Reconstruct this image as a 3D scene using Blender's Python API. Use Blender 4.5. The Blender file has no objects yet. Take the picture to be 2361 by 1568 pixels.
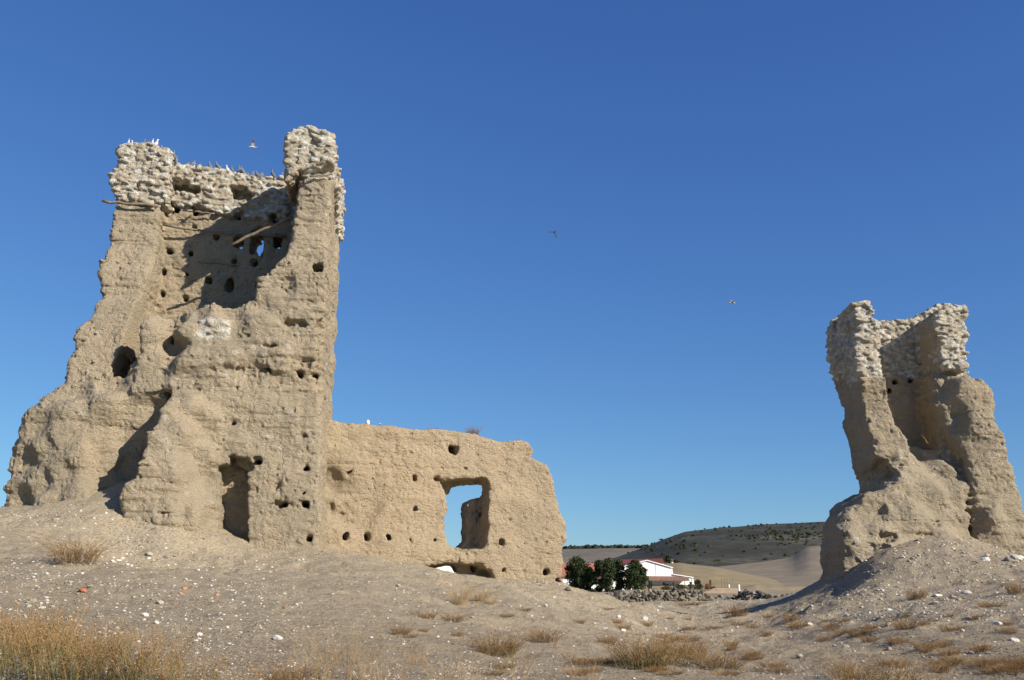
import bpy, math, random
import numpy as np
from mathutils import Vector, Matrix
random.seed(7); RNG = np.random.default_rng(7)
R = math.radians
scene = bpy.context.scene
# ------------------------------------------------------------------ camera, sky, sun, exposure
FPX = 950.0; PITCH = math.atan(242.5/FPX)
cam_d = bpy.data.cameras.new("camera"); cam = bpy.data.objects.new("camera", cam_d)
scene.collection.objects.link(cam); scene.camera = cam
cam_d.sensor_width = 36.0; cam_d.lens = FPX/1024*36.0
cam_d.clip_start = 0.1; cam_d.clip_end = 20000
cam.location = (0, 0, 0); cam.rotation_euler = (math.pi/2+PITCH, 0, 0)
SUN_AZ, SUN_EL = 54.0, 28.0            # azimuth right of straight-behind-camera, elevation
w = bpy.data.worlds.new("World"); scene.world = w; w.use_nodes = True
wt = w.node_tree; bg = wt.nodes["Background"]
sky = wt.nodes.new("ShaderNodeTexSky"); sky.sky_type = 'NISHITA'; sky.sun_disc = False
sky.sun_elevation = R(SUN_EL); sky.sun_rotation = R(180-SUN_AZ)
sky.altitude = 850; sky.air_density = 1.0; sky.dust_density = 0.25; sky.ozone_density = 2.0
SKY = 0.09                             # per-channel response of the camera to the blue of this very clear sky
sp_ = wt.nodes.new("ShaderNodeSeparateColor"); cb_ = wt.nodes.new("ShaderNodeCombineColor"); wt.links.new(sky.outputs[0], sp_.inputs[0])
for ch, (pw_, gn_) in enumerate(((.945, .388), (.866, .564), (.617, .696))):
    a_ = wt.nodes.new("ShaderNodeMath"); a_.operation = 'MULTIPLY'; a_.inputs[1].default_value = SKY; wt.links.new(sp_.outputs[ch], a_.inputs[0])
    b_ = wt.nodes.new("ShaderNodeMath"); b_.operation = 'POWER'; b_.inputs[1].default_value = pw_; wt.links.new(a_.outputs[0], b_.inputs[0])
    c_ = wt.nodes.new("ShaderNodeMath"); c_.operation = 'MULTIPLY'; c_.inputs[1].default_value = gn_*.946/SKY; wt.links.new(b_.outputs[0], c_.inputs[0]); wt.links.new(c_.outputs[0], cb_.inputs[ch])
wt.links.new(cb_.outputs[0], bg.inputs[0]); bg.inputs[1].default_value = SKY
sl = bpy.data.lights.new("sun", 'SUN'); sl.energy = 4.9; sl.angle = R(0.5); sl.color = (1.0, 0.93, 0.82)
so = bpy.data.objects.new("sun", sl); scene.collection.objects.link(so)
sdir = Vector((math.sin(R(SUN_AZ))*math.cos(R(SUN_EL)), -math.cos(R(SUN_AZ))*math.cos(R(SUN_EL)), math.sin(R(SUN_EL))))
so.rotation_euler = sdir.to_track_quat('Z', 'Y').to_euler(); so.location = (30, -20, 30)
scene.view_settings.view_transform = 'Standard'; scene.view_settings.look = 'None'
scene.view_settings.exposure = 0.58; scene.view_settings.gamma = 1.0
scene.view_settings.use_curve_mapping = False
scene.render.engine = 'CYCLES'; scene.cycles.max_bounces = 5
# ------------------------------------------------------------------ helpers: pixels (of a 2361-wide view of the place) to rays
CP, SP = math.cos(PITCH), math.sin(PITCH); K = 1024/2361.0
def ray(dx, dy):
    x = (dx*K-512)/FPX; v = (340-dy*K)/FPX
    return (x, CP-v*SP, v*CP+SP)
def at(dx, dy, Y):
    r = ray(dx, dy); t = Y/r[1]
    return Vector((r[0]*t, Y, r[2]*t))
def c5(cx, cy):                         # a second survey grid, finer, for the far things
    return ((2200+cx*.4659)/1.7348, (2050+cy*.4659)/1.7348)
class Frame:
    def __init__(s, o, a):
        s.o = o; s.a = R(a)
        s.t = Vector((math.cos(s.a), math.sin(s.a), 0)); s.n = Vector((-math.sin(s.a), math.cos(s.a), 0))
    def px(s, dx, dy, ly=0.0):
        r = Vector(ray(dx, dy)); t = (s.o.dot(s.n)+ly)/r.dot(s.n)
        p = r*t; return ((p-s.o).dot(s.t), p.z)
    def py(s, dx, dy, lx):              # intersect plane local x = lx -> (ly, z)
        r = Vector(ray(dx, dy)); t = (s.o.dot(s.t)+lx)/r.dot(s.t)
        p = r*t; return ((p-s.o).dot(s.n), p.z)
    def world(s, P):
        P = np.asarray(P, float); W = np.empty_like(P)
        W[:, 0] = s.o.x+P[:, 0]*s.t.x+P[:, 1]*s.n.x; W[:, 1] = s.o.y+P[:, 0]*s.t.y+P[:, 1]*s.n.y; W[:, 2] = P[:, 2]
        return W
    def w1(s, x, y, z): return Vector(s.world([[x, y, z]])[0])
TAB = RNG.random((64, 64, 64)).astype(np.float32)
def vnoise(P, sc=1.0, seed=0):
    """value noise in -1..1; sc is frequency (number or xyz)"""
    Q = np.asarray(P, np.float32)*np.asarray(sc, np.float32)+np.float32(seed*7.31+100.5)
    I = np.floor(Q).astype(np.int32); f = Q-I; f = f*f*(3-2*f); I &= 63; J = (I+1) & 63
    a, b, c = f[..., 0], f[..., 1], f[..., 2]
    x0, y0, z0 = I[..., 0], I[..., 1], I[..., 2]; x1, y1, z1 = J[..., 0], J[..., 1], J[..., 2]
    v = ((TAB[x0, y0, z0]*(1-a)+TAB[x1, y0, z0]*a)*(1-b)+(TAB[x0, y1, z0]*(1-a)+TAB[x1, y1, z0]*a)*b)*(1-c) \
        + ((TAB[x0, y0, z1]*(1-a)+TAB[x1, y0, z1]*a)*(1-b)+(TAB[x0, y1, z1]*(1-a)+TAB[x1, y1, z1]*a)*b)*c
    return v*2-1
def fbm(P, sc, octv=3, seed=0, gain=.5):
    s = 0; a = 1.0; sc = np.asarray(sc, np.float32)
    for o in range(octv): s = s+a*vnoise(P, sc, seed+o*3); sc = sc*2.07; a *= gain
    return s
def poly_sdf(poly, X, Z):
    P = np.asarray(poly, float); d = np.full(X.shape, 1e9); inside = np.zeros(X.shape, bool)
    n = len(P)
    for i in range(n):
        a = P[i]; b = P[(i+1) % n]; e = b-a; L = e@e+1e-12
        t = np.clip(((X-a[0])*e[0]+(Z-a[1])*e[1])/L, 0, 1)
        q = (X-a[0]-t*e[0])**2+(Z-a[1]-t*e[1])**2; d = np.minimum(d, q)
        c = (a[1] > Z) != (b[1] > Z)
        xi = a[0]+(Z-a[1])*(e[0]/(e[1] if abs(e[1]) > 1e-9 else 1e-9))
        inside ^= c & (X < xi)
    d = np.sqrt(d); return np.where(inside, -d, d).astype(np.float32)
def idw(ctrl, X, Z, p=2.0, eps=.02):
    num = 0; den = 0
    for x, z, v in ctrl:
        wgt = 1/((X-x)**2+(Z-z)**2+eps)**p; num = num+wgt*v; den = den+wgt
    return num/den
def smin(a, b, k):
    h = np.clip(.5+.5*(b-a)/k, 0, 1); return b+(a-b)*h-k*h*(1-h)
def smax(a, b, k): return -smin(-a, -b, k)
class Vol:
    """a block of clay: signed distances on a grid in a frame's own axes"""
    def __init__(s, fr, lo, hi, h):
        s.fr = fr; s.h = h; s.lo = np.array(lo, float); s.n = np.ceil((np.array(hi)-s.lo)/h).astype(int)+1
        s.x, s.y, s.z = [(s.lo[i]+h*np.arange(s.n[i])).astype(np.float32) for i in range(3)]
        s.d = np.full(tuple(s.n), 5.0, np.float32); s.st = np.zeros(tuple(s.n), np.float32)
        s.X2, s.Z2 = np.meshgrid(s.x, s.z, indexing='ij'); s.Y2, s.ZY = np.meshgrid(s.y, s.z, indexing='ij')
        s.XP, s.YP = np.meshgrid(s.x, s.y, indexing='ij')
    def slab(s, poly, yf, yb, k=.25, ku=.25, side=None, rough=.12, seed=0, op='add', sl=1.0):
        """outline in (x,z) run between depths yf and yb (numbers, maps or [(x,z,v)..]); side is an optional (y,z) outline"""
        n3 = np.stack([s.X2, s.X2*0, s.Z2], -1)
        d2 = poly_sdf(poly, s.X2, s.Z2)+rough*fbm(n3, 1.6, 3, seed)
        f = idw(yf, s.X2, s.Z2) if isinstance(yf, list) else (yf if isinstance(yf, np.ndarray) else np.full_like(s.X2, yf))
        b = idw(yb, s.X2, s.Z2) if isinstance(yb, list) else np.full_like(s.X2, yb)
        y = s.y[None, :, None]
        d = smax(smax(((f[:, None, :]-y)*sl).astype(np.float32), (y-b[:, None, :]).astype(np.float32), k), d2[:, None, :], k)
        if side is not None:
            m3 = np.stack([s.Y2*0, s.Y2, s.ZY], -1)
            ds = poly_sdf(side, s.Y2, s.ZY)+rough*fbm(m3, 1.6, 3, seed+9); d = smax(d, ds[None], k)
        if op == 'add': s.d = smin(s.d, d, ku) if ku else np.minimum(s.d, d)
        else: s.d = smax(s.d, -d, ku)
        return d
    def box(s, lo, hi):
        a = np.maximum(0, np.floor((np.array(lo)-s.lo)/s.h).astype(int)); b = np.minimum(s.n, np.ceil((np.array(hi)-s.lo)/s.h).astype(int)+1)
        if (b <= a).any(): return None
        sl_ = tuple(slice(a[i], b[i]) for i in range(3))
        return sl_, np.meshgrid(s.x[sl_[0]], s.y[sl_[1]], s.z[sl_[2]], indexing='ij')
    def hole(s, x, z, r, y0, y1, rz=None, k=.05):
        rz = rz or r; q = s.box((x-r-.3, y0-.1, z-rz-.3), (x+r+.3, y1+.3, z+rz+.3))
        if q is None: return
        sl_, (X, Y, Z) = q
        wob = .075*vnoise(np.stack([X, Y, Z], -1), 6, 3)
        d = (((np.abs(X-x)/r)**4+(np.abs(Z-z)/rz)**4)**(1/4.)-1)*min(r, rz)+wob
        d = np.maximum(np.maximum(d, y0-Y), Y-y1)
        s.d[sl_] = smax(s.d[sl_], -d, k)
    def ball(s, c, r, op='cut', k=.1, tag=0, rot=0.0, chips=None):
        rm = max(r)+k; q = s.box([c[i]-rm for i in range(3)], [c[i]+rm for i in range(3)])
        if q is None: return
        sl_, (X, Y, Z) = q
        X = X-c[0]; Y = Y-c[1]; Z = Z-c[2]
        if rot: X, Z = X*math.cos(rot)+Z*math.sin(rot), Z*math.cos(rot)-X*math.sin(rot)
        p = 2.6 if op == 'cut' else 3.4
        d = ((np.abs(X/r[0])**p+np.abs(Y/r[1])**p+np.abs(Z/r[2])**p)**(1/p)-1)*min(r)
        if chips is not None:
            for c4 in chips: d = np.maximum(d, X*c4[0]+Y*c4[1]+Z*c4[2]-c4[3]*(abs(c4[0])*r[0]+abs(c4[1])*r[1]+abs(c4[2])*r[2]))
        if op == 'cut': s.d[sl_] = smax(s.d[sl_], -d-.07*vnoise(np.stack([X, Y, Z], -1), 4., int(c[2]*3)), k)
        else:
            cur = s.d[sl_]; st = s.st[sl_]; m = d < cur+.02
            st[m] = tag; s.d[sl_] = smin(cur, d.astype(np.float32), k)
    def top(s, lx, ly):
        i = int(np.clip(round((lx-s.x[0])/s.h), 1, len(s.x)-2)); j = int(np.clip(round((ly-s.y[0])/s.h), 1, len(s.y)-2)); q = np.nonzero(s.d[i, j] < 0)[0]
        return float(s.z[q[-1]]) if len(q) else 0.0
    def band(s, t):
        I = np.argwhere(np.abs(s.d) < t)
        return I, np.stack([s.x[I[:, 0]], s.y[I[:, 1]], s.z[I[:, 2]]], -1)
    def erode(s, seed=0, big=.045, mid=.028, strata=.038, fine=.024, lift=.86, z0=0.0, mask=None):
        I, P = s.band(.45)
        n = big*fbm(P, .9, 2, seed)+mid*fbm(P, 3.1, 2, seed+11)
        n += strata*fbm(P, (1.0, 1.0, 8.0), 2, seed+5)*(0.4+.6*np.clip(.5+vnoise(P, .7, seed+8), 0, 1))
        n += fine*1.6*np.abs(fbm(P, 8.0, 2, seed+21))
        n += .055*np.clip(fbm(P, (8., 8., 12.), 1, seed+31)-.45, 0, 1)*2
        n += .016*fbm(P, 17.0, 1, seed+43)
        n += .06*np.clip(fbm(P, (2.2, 2.2, 7.), 2, seed+37)-.6, 0, 1)
        zz = P[:, 2]+.05*vnoise(P, .5, seed+2)
        g = np.abs(((zz-z0)/lift) % 1-.5); g = np.clip((g-.46)/.04, 0, 1)
        n += .05*g*np.clip(.4+1.2*vnoise(P, (.8, .8, .3), seed+4), 0, 1)
        n -= .028
        s.d[I[:, 0], I[:, 1], I[:, 2]] += n.astype(np.float32)
    def stones(s, region, n, rmin, rmax, seed=0, proud=.35, mind=None, flat=.55, bright=.85, gap=1.15):
        rg = np.random.default_rng(seed); I, P = s.band(s.h*.9)
        m = region(P); P = P[m]
        if len(P) == 0: return
        I = I[m]; o = rg.permutation(len(P)); P = P[o]; I = np.clip(I[o], 1, s.n-2); D = s.d
        g_ = np.stack([D[I[:, 0]+1, I[:, 1], I[:, 2]]-D[I[:, 0]-1, I[:, 1], I[:, 2]], D[I[:, 0], I[:, 1]+1, I[:, 2]]-D[I[:, 0], I[:, 1]-1, I[:, 2]], D[I[:, 0], I[:, 1], I[:, 2]+1]-D[I[:, 0], I[:, 1], I[:, 2]-1]], -1)
        g_ /= np.linalg.norm(g_, axis=1, keepdims=True)+1e-6; used = {}; cnt = 0
        for p, gn in zip(P, g_):
            r = rmin+(rmax-rmin)*rg.random()**1.8; dd = mind or r*gap
            kx = (int(p[0]//dd), int(p[1]//dd), int(p[2]//(dd*flat)))
            if kx in used: continue
            used[kx] = 1
            rr3 = (r*(.8+.5*rg.random()), r*(.8+.4*rg.random()), r*flat*(.7+.6*rg.random())); ri = abs(gn[0])*rr3[0]+abs(gn[1])*rr3[1]+abs(gn[2])*rr3[2]
            s.ball(p-gn*ri*(1-proud*(.5+rg.random())), rr3, 'add', .006, .15+bright*rg.random(), rot=rg.normal()*.25, chips=[(*(q_/np.linalg.norm(q_)), .5+.25*rg.random()) for q_ in rg.normal(size=(4, 3))])
            cnt += 1
            if cnt >= n: break
    def mesh(s):
        d = s.d; neg = d < 0
        c = np.zeros(tuple(s.n-1), np.int8)
        for i in (0, 1):
            for j in (0, 1):
                for k in (0, 1): c += neg[i:s.n[0]-1+i, j:s.n[1]-1+j, k:s.n[2]-1+k]
        act = (c > 0) & (c < 8); A = np.argwhere(act); idx = np.full(act.shape, -1, np.int32); idx[act] = np.arange(len(A))
        acc = np.zeros((len(A), 3)); cnt = np.zeros(len(A))
        corners = [(i, j, k) for i in (0, 1) for j in (0, 1) for k in (0, 1)]
        cv = {q: d[A[:, 0]+q[0], A[:, 1]+q[1], A[:, 2]+q[2]] for q in corners}
        for q in corners:
            for ax in range(3):
                if q[ax]: continue
                r = list(q); r[ax] = 1; r = tuple(r); a, b = cv[q], cv[r]
                m = (a < 0) != (b < 0); t = np.where(m, a/np.where(m, a-b, 1), 0)
                p = np.array(q, float)[None].repeat(len(A), 0); p[:, ax] += t
                acc[m] += p[m]; cnt[m] += 1
        V = (A+acc/cnt[:, None])*s.h+s.lo
        quads = []
        for ax in range(3):
            o = [1, 1, 1]; o[ax] = 0; e = [s.n[i]-1 if i != ax else s.n[i]-1 for i in range(3)]
            sl0 = tuple(slice(o[i], e[i]) for i in range(3))
            o1 = list(o); e1 = list(e); o1[ax] += 1; e1[ax] += 1
            sl1 = tuple(slice(o1[i], e1[i]) for i in range(3))
            a, b = neg[sl0], neg[sl1]; m = a != b; E = np.argwhere(m)+np.array(o); flip = a[m]
            u, v = [(1, 2), (2, 0), (0, 1)][ax]
            def cell(du, dv):
                C = E.copy(); C[:, u] -= du; C[:, v] -= dv; return idx[C[:, 0], C[:, 1], C[:, 2]]
            Q = np.stack([cell(1, 1), cell(0, 1), cell(0, 0), cell(1, 0)], 1); Q[~flip] = Q[~flip][:, ::-1]
            quads.append(Q)
        Q = np.concatenate(quads); Q = Q[(Q >= 0).all(1)]
        lab = np.arange(len(V)); e0 = np.concatenate([Q[:, 0], Q[:, 1], Q[:, 2], Q[:, 3]]); e1 = np.concatenate([Q[:, 1], Q[:, 2], Q[:, 3], Q[:, 0]])
        for _ in range(200):
            m_ = np.minimum(lab[e0], lab[e1]); new = lab.copy(); np.minimum.at(new, e0, m_); np.minimum.at(new, e1, m_); new = new[new]; new = new[new]
            if (new == lab).all(): break
            lab = new
        cn = np.bincount(lab, minlength=len(V)); Q = Q[cn[lab[Q[:, 0]]] > 900]
        st = s.st[A[:, 0], A[:, 1], A[:, 2]]
        return V, Q, st
# ------------------------------------------------------------------ object helpers
def link(o, parent=None):
    scene.collection.objects.link(o)
    if parent is not None: o.parent = parent
    return o
def tag(o, label=None, cat=None, group=None, kind=None):
    if label: o['label'] = label
    if cat: o['category'] = cat
    if group: o['group'] = group
    if kind: o['kind'] = kind
    return o
def empty(name, loc, rz=0.0):
    o = bpy.data.objects.new(name, None); o.location = loc; o.rotation_euler = (0, 0, rz); o.empty_display_size = .3
    return link(o)
def npmesh(name, V, Fc, mats, attrs=None, parent=None, smooth=True, mi=None):
    """mesh from numpy; V in world coordinates, stored relative to the parent"""
    V = np.asarray(V, np.float32); Fc = np.asarray(Fc, np.int32)
    if parent is not None:
        V = V-np.array(parent.location, np.float32)
        if parent.rotation_euler.z:
            c, s_ = math.cos(-parent.rotation_euler.z), math.sin(-parent.rotation_euler.z)
            V = np.stack([V[:, 0]*c-V[:, 1]*s_, V[:, 0]*s_+V[:, 1]*c, V[:, 2]], 1)
    me = bpy.data.meshes.new(name); k = Fc.shape[1]
    me.vertices.add(len(V)); me.vertices.foreach_set("co", V.ravel())
    me.loops.add(len(Fc)*k); me.loops.foreach_set("vertex_index", Fc.ravel())
    me.polygons.add(len(Fc)); me.polygons.foreach_set("loop_start", np.arange(len(Fc), dtype=np.int32)*k)
    me.polygons.foreach_set("use_smooth", np.full(len(Fc), smooth))
    if mi is not None: me.polygons.foreach_set("material_index", np.asarray(mi, np.int32))
    me.update(calc_edges=True)
    for kx, a in (attrs or {}).items():
        at_ = me.attributes.new(kx, 'FLOAT', 'POINT'); at_.data.foreach_set("value", np.asarray(a, np.float32))
    for m in (mats if isinstance(mats, (list, tuple)) else [mats]): me.materials.append(m)
    o = bpy.data.objects.new(name, me); return link(o, parent)
def sub(V, Q, st, fm):
    Qs = Q[fm]; u, inv = np.unique(Qs, return_inverse=True); return V[u], inv.reshape(Qs.shape), st[u]
class MB:
    """collects polygons; build() links them as one mesh"""
    def __init__(s): s.v = []; s.f = []; s.a = []
    def add(s, vs, fs, a=0.0):
        b = len(s.v); s.v += [tuple(p) for p in vs]; s.f += [tuple(i+b for i in f) for f in fs]; s.a += [a]*len(vs)
    def box(s, c, d, rz=0.0, a=0.0, M=None):
        vs = [Vector((x*d[0]/2, y*d[1]/2, z*d[2]/2)) for x in (-1, 1) for y in (-1, 1) for z in (-1, 1)]
        if M is None: M = Matrix.Rotation(rz, 3, 'Z')
        vs = [M@v+Vector(c) for v in vs]
        s.add(vs, [(0, 1, 3, 2), (4, 6, 7, 5), (0, 4, 5, 1), (2, 3, 7, 6), (0, 2, 6, 4), (1, 5, 7, 3)], a)
    def tube(s, pts, rad, n=5, a=0.0, cap=True):
        pts = [Vector(p) for p in pts]; vs = []; m = len(pts)
        for i, p in enumerate(pts):
            t = (pts[min(i+1, m-1)]-pts[max(i-1, 0)]).normalized()
            u = t.cross(Vector((0.13, .2, 1))).normalized(); v = t.cross(u)
            r = rad[i] if isinstance(rad, (list, tuple)) else rad
            for k in range(n): an = 2*math.pi*k/n; vs.append(p+u*r*math.cos(an)+v*r*math.sin(an))
        fs = [(i*n+k, i*n+(k+1) % n, (i+1)*n+(k+1) % n, (i+1)*n+k) for i in range(m-1) for k in range(n)]
        if cap: fs += [tuple(range(n))[::-1], tuple((m-1)*n+k for k in range(n))]
        s.add(vs, fs, a)
    def build(s, name, mats, parent=None, smooth=False, loc=None):
        me = bpy.data.meshes.new(name); me.from_pydata(s.v, [], s.f); me.update()
        if smooth: me.polygons.foreach_set("use_smooth", [True]*len(me.polygons))
        at_ = me.attributes.new("st", 'FLOAT', 'POINT'); at_.data.foreach_set("value", s.a)
        for m in (mats if isinstance(mats, (list, tuple)) else [mats]): me.materials.append(m)
        o = bpy.data.objects.new(name, me)
        if loc is not None: o.location = loc
        return link(o, parent)
# ------------------------------------------------------------------ materials
class NT:
    def __init__(s, name, rough=.95):
        s.m = bpy.data.materials.new(name); s.m.use_nodes = True; s.t = s.m.node_tree
        s.b = s.t.nodes["Principled BSDF"]; s.b.inputs["Roughness"].default_value = rough
        s.b.inputs["Specular IOR Level"].default_value = .15
        s.co = s.t.nodes.new("ShaderNodeNewGeometry").outputs["Position"]
    def n(s, t, **k):
        q = s.t.nodes.new(t)
        for a, b in k.items(): setattr(q, a, b)
        return q
    def l(s, a, b): s.t.links.new(a, b)
    def map(s, sc, co=None):
        q = s.n("ShaderNodeMapping"); q.inputs["Scale"].default_value = sc; s.l(co or s.co, q.inputs[0]); return q.outputs[0]
    def noise(s, sc, det=4, rough=.55, co=None, off=0.0):
        q = s.n("ShaderNodeTexNoise"); q.inputs["Scale"].default_value = sc; q.inputs["Detail"].default_value = det
        q.inputs["Roughness"].default_value = rough; c = co or s.co
        if off:
            v = s.n("ShaderNodeVectorMath", operation='ADD'); v.inputs[1].default_value = (off, off, off); s.l(c, v.inputs[0]); c = v.outputs[0]
        s.l(c, q.inputs["Vector"]); return q.outputs[0]
    def vor(s, sc, co=None, feat='F1', out=0):
        q = s.n("ShaderNodeTexVoronoi", feature=feat); q.inputs["Scale"].default_value = sc; s.l(co or s.co, q.inputs["Vector"]); return q.outputs[out]
    def ramp(s, f, stops, interp='LINEAR'):
        q = s.n("ShaderNodeValToRGB"); q.color_ramp.interpolation = interp; e = q.color_ramp.elements
        while len(e) < len(stops): e.new(.5)
        for i, (p, c) in enumerate(stops):
            e[i].position = p; e[i].color = (*c, 1) if not isinstance(c, (int, float)) else (c, c, c, 1)
        s.l(f, q.inputs[0]); return q.outputs[0]
    def mix(s, f, a, b, mode='MIX'):
        q = s.n("ShaderNodeMix", data_type='RGBA', blend_type=mode); q.clamp_factor = True
        for v, i in ((f, 0), (a, 6), (b, 7)):
            if isinstance(v, (int, float)): q.inputs[i].default_value = v if i == 0 else (v, v, v, 1)
            elif isinstance(v, tuple): q.inputs[i].default_value = (*v, 1)
            else: s.l(v, q.inputs[i])
        return q.outputs[2]
    def math(s, op, a, b=0.0, c=0.0):
        q = s.n("ShaderNodeMath", operation=op)
        for v, i in ((a, 0), (b, 1), (c, 2)):
            if isinstance(v, (int, float)): q.inputs[i].default_value = v
            else: s.l(v, q.inputs[i])
        return q.outputs[0]
    def attr(s, name):
        q = s.n("ShaderNodeAttribute", attribute_name=name); return q.outputs["Fac"]
    def bump(s, h, dist, strength=1.0, prev=None):
        q = s.n("ShaderNodeBump"); q.inputs["Strength"].default_value = strength; q.inputs["Distance"].default_value = dist
        s.l(h, q.inputs["Height"])
        if prev is not None: s.l(prev, q.inputs["Normal"])
        return q.outputs[0]
    def done(s, col, nor=None):
        if isinstance(col, tuple): s.b.inputs[0].default_value = (*col, 1)
        else: s.l(col, s.b.inputs[0])
        if nor is not None: s.l(nor, s.b.inputs["Normal"])
        return s.m
def earth_mat(name, c1, c2, c3, fine=1.0):
    m = NT(name)
    big = m.noise(.45, 5, .6); strat = m.noise(1.0, 5, .6, m.map((.8, .8, 6.0)))
    col = m.mix(m.ramp(big, [(.35, 0.), (.65, 1.)]), c1, c2)
    col = m.mix(m.ramp(strat, [(.52, 0.), (.75, .8)]), col, c3)
    streak = m.noise(1.0, 4, .6, m.map((3.5, 3.5, .35)))
    col = m.mix(m.ramp(streak, [(.55, 0.), (.75, .45)]), col, (c1[0]*1.22, c1[1]*1.2, c1[2]*1.2))
    wz = m.noise(.55, 5, .65, off=13.); col = m.mix(m.ramp(wz, [(.46, 0.), (.62, .75)]), col, (c3[0]*.86, c3[1]*.87, c3[2]*.87))
    wp = m.noise(.4, 4, .6, off=27.); col = m.mix(m.ramp(wp, [(.52, 0.), (.68, .5)]), col, (c1[0]*1.12, c1[1]*1.04, c1[2]*.98))
    gr = m.noise(26, 4, .7); col = m.mix(m.ramp(gr, [(.3, .75), (.7, 0.)]), col, (c1[0]*.68, c1[1]*.66, c1[2]*.62))
    pv = m.vor(17, out=0); pc = m.vor(17, out=1)
    sepv = m.n("ShaderNodeSeparateColor"); m.l(pc, sepv.inputs[0])
    pm = m.math('MULTIPLY', m.ramp(pv, [(.2, 1.), (.32, 0.)]), m.ramp(sepv.outputs[0], [(.72, 0.), (.8, 1.)]))
    col = m.mix(m.math('MULTIPLY', pm, .8), col, (.52, .46, .36))
    stn = m.attr("st")
    scol = m.ramp(stn, [(.1, (.49, .40, .285)), (.4, (.56, .48, .36)), (.7, (.67, .61, .49)), (1., (.80, .76, .67))])
    sm = m.math('GREATER_THAN', stn, .08)
    sn = m.noise(9, 4, .6); scol = m.mix(m.ramp(sn, [(.33, .45), (.55, 0.)]), scol, (.30, .25, .18))
    col = m.mix(sm, col, scol)
    hgt = m.math('ADD', m.noise(22, 6, .75), m.math('MULTIPLY', pm, .25))
    nb = m.bump(hgt, .07*fine, 1.0)
    nb = m.bump(m.noise(1.0, 6, .7, m.map((8, 8, 17)), 3.0), .085*fine, 1.0, nb)
    ck = m.n('ShaderNodeTexVoronoi', feature='DISTANCE_TO_EDGE'); ck.inputs['Scale'].default_value = 1.0; wv = m.n('ShaderNodeVectorMath', operation='ADD'); m.l(m.map((1.6, 1.6, .8)), wv.inputs[0]); wq = m.n('ShaderNodeTexNoise'); wq.inputs['Scale'].default_value = 2.5; m.l(m.co, wq.inputs['Vector']); m.l(wq.outputs[1], wv.inputs[1]); m.l(wv.outputs[0], ck.inputs['Vector'])
    nb = m.bump(m.ramp(ck.outputs[0], [(0., 0.), (.035, 1.)]), .05*fine, .5, nb)
    return m.done(col, nb)
M = {}
M['earth'] = earth_mat('rammed_earth', (.515, .42, .29), (.55, .44, .30), (.455, .385, .275))
M['earth_wall'] = earth_mat('rammed_earth_wall', (.55, .43, .285), (.58, .45, .295), (.51, .405, .28))
M['earth_right'] = earth_mat('rammed_earth_right', (.48, .395, .275), (.52, .42, .29), (.44, .37, .27))
M['rubble'] = earth_mat('rubble_masonry', (.56, .475, .335), (.60, .51, .36), (.50, .43, .31))
def simple(name, c, c2=None, sc=8, rough=.9, bd=0.0, spec=.15):
    m = NT(name, rough); m.b.inputs["Specular IOR Level"].default_value = spec
    if c2 is None: c2 = tuple(v*.7 for v in c)
    nz = m.noise(sc, 4, .6); col = m.mix(m.ramp(nz, [(.35, 0.), (.65, 1.)]), c, c2)
    return m.done(col, m.bump(nz, bd) if bd else None)
def st_mat(name, stops, rough=.9, sc=30, var=.35, bd=.0):
    m = NT(name, rough); col = m.ramp(m.attr("st"), stops)
    nz = m.noise(sc, 3, .6); col = m.mix(m.ramp(nz, [(.35, var), (.65, 0.)]), col, m.mix(1.0, col, (.55, .52, .48), 'MULTIPLY'))
    return m.done(col, m.bump(nz, bd) if bd else None)
M['wood'] = simple('weathered_wood', (.27, .215, .15), (.16, .125, .09), 14, .85, .02)
M['stone'] = st_mat('field_stone', [(0., (.26, .22, .17)), (.3, (.40, .35, .27)), (.6, (.55, .50, .42)), (1., (.68, .65, .58))], .9, 22, .4, .02)
M['brick'] = st_mat('brick_fragment', [(0., (.42, .17, .09)), (1., (.52, .25, .15))], .9, 22, .4, .01)
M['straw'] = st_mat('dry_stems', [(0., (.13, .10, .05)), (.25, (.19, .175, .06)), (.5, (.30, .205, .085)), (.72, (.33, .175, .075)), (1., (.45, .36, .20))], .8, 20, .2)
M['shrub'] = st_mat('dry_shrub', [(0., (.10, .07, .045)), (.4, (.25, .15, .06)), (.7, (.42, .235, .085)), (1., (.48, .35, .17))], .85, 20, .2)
M['pine'] = st_mat('pine_needles', [(0., (.016, .028, .008)), (.5, (.042, .058, .020)), (1., (.085, .100, .042))], .8, 3, .3)
M['bushes'] = st_mat('hill_bushes', [(0., (.020, .024, .012)), (.5, (.035, .040, .020)), (1., (.06, .058, .03))], .9, .3, .3)
M['wallstone'] = st_mat('wall_stone', [(0., (.06, .053, .042)), (.5, (.22, .195, .155)), (1., (.42, .39, .33))], .9, 8, .5)
M['bark'] = simple('bark', (.16, .12, .09), None, 6)
M['white'] = simple('white_render', (.88, .87, .85), (.82, .80, .77), .6, .8)
M['redroof'] = simple('red_roof', (.20, .055, .045), (.16, .05, .04), .8, .7)
M['tile'] = simple('clay_tile_roof', (.42, .16, .10), (.34, .13, .08), 1.2, .8)
M['porch'] = simple('porch_roof', (.24, .14, .10), None, 1.2, .8)
M['darkglass'] = simple('dark_opening', (.05, .055, .06), (.03, .03, .03), 2, .3, spec=.5)
M['grey'] = simple('grey_metal', (.55, .56, .56), (.45, .45, .45), 3, .5)
M['bwhite'] = simple('white_feathers', (.58, .57, .56), (.40, .39, .38), 20, .8)
M['bgrey'] = simple('grey_feathers', (.20, .21, .24), (.09, .095, .11), 14, .7)
M['bbrown'] = simple('brown_feathers', (.30, .20, .13), (.55, .50, .44), 12, .7)
M['orange'] = simple('orange_planks', (.45, .34, .24), (.36, .25, .17), 4, .8)
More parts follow.
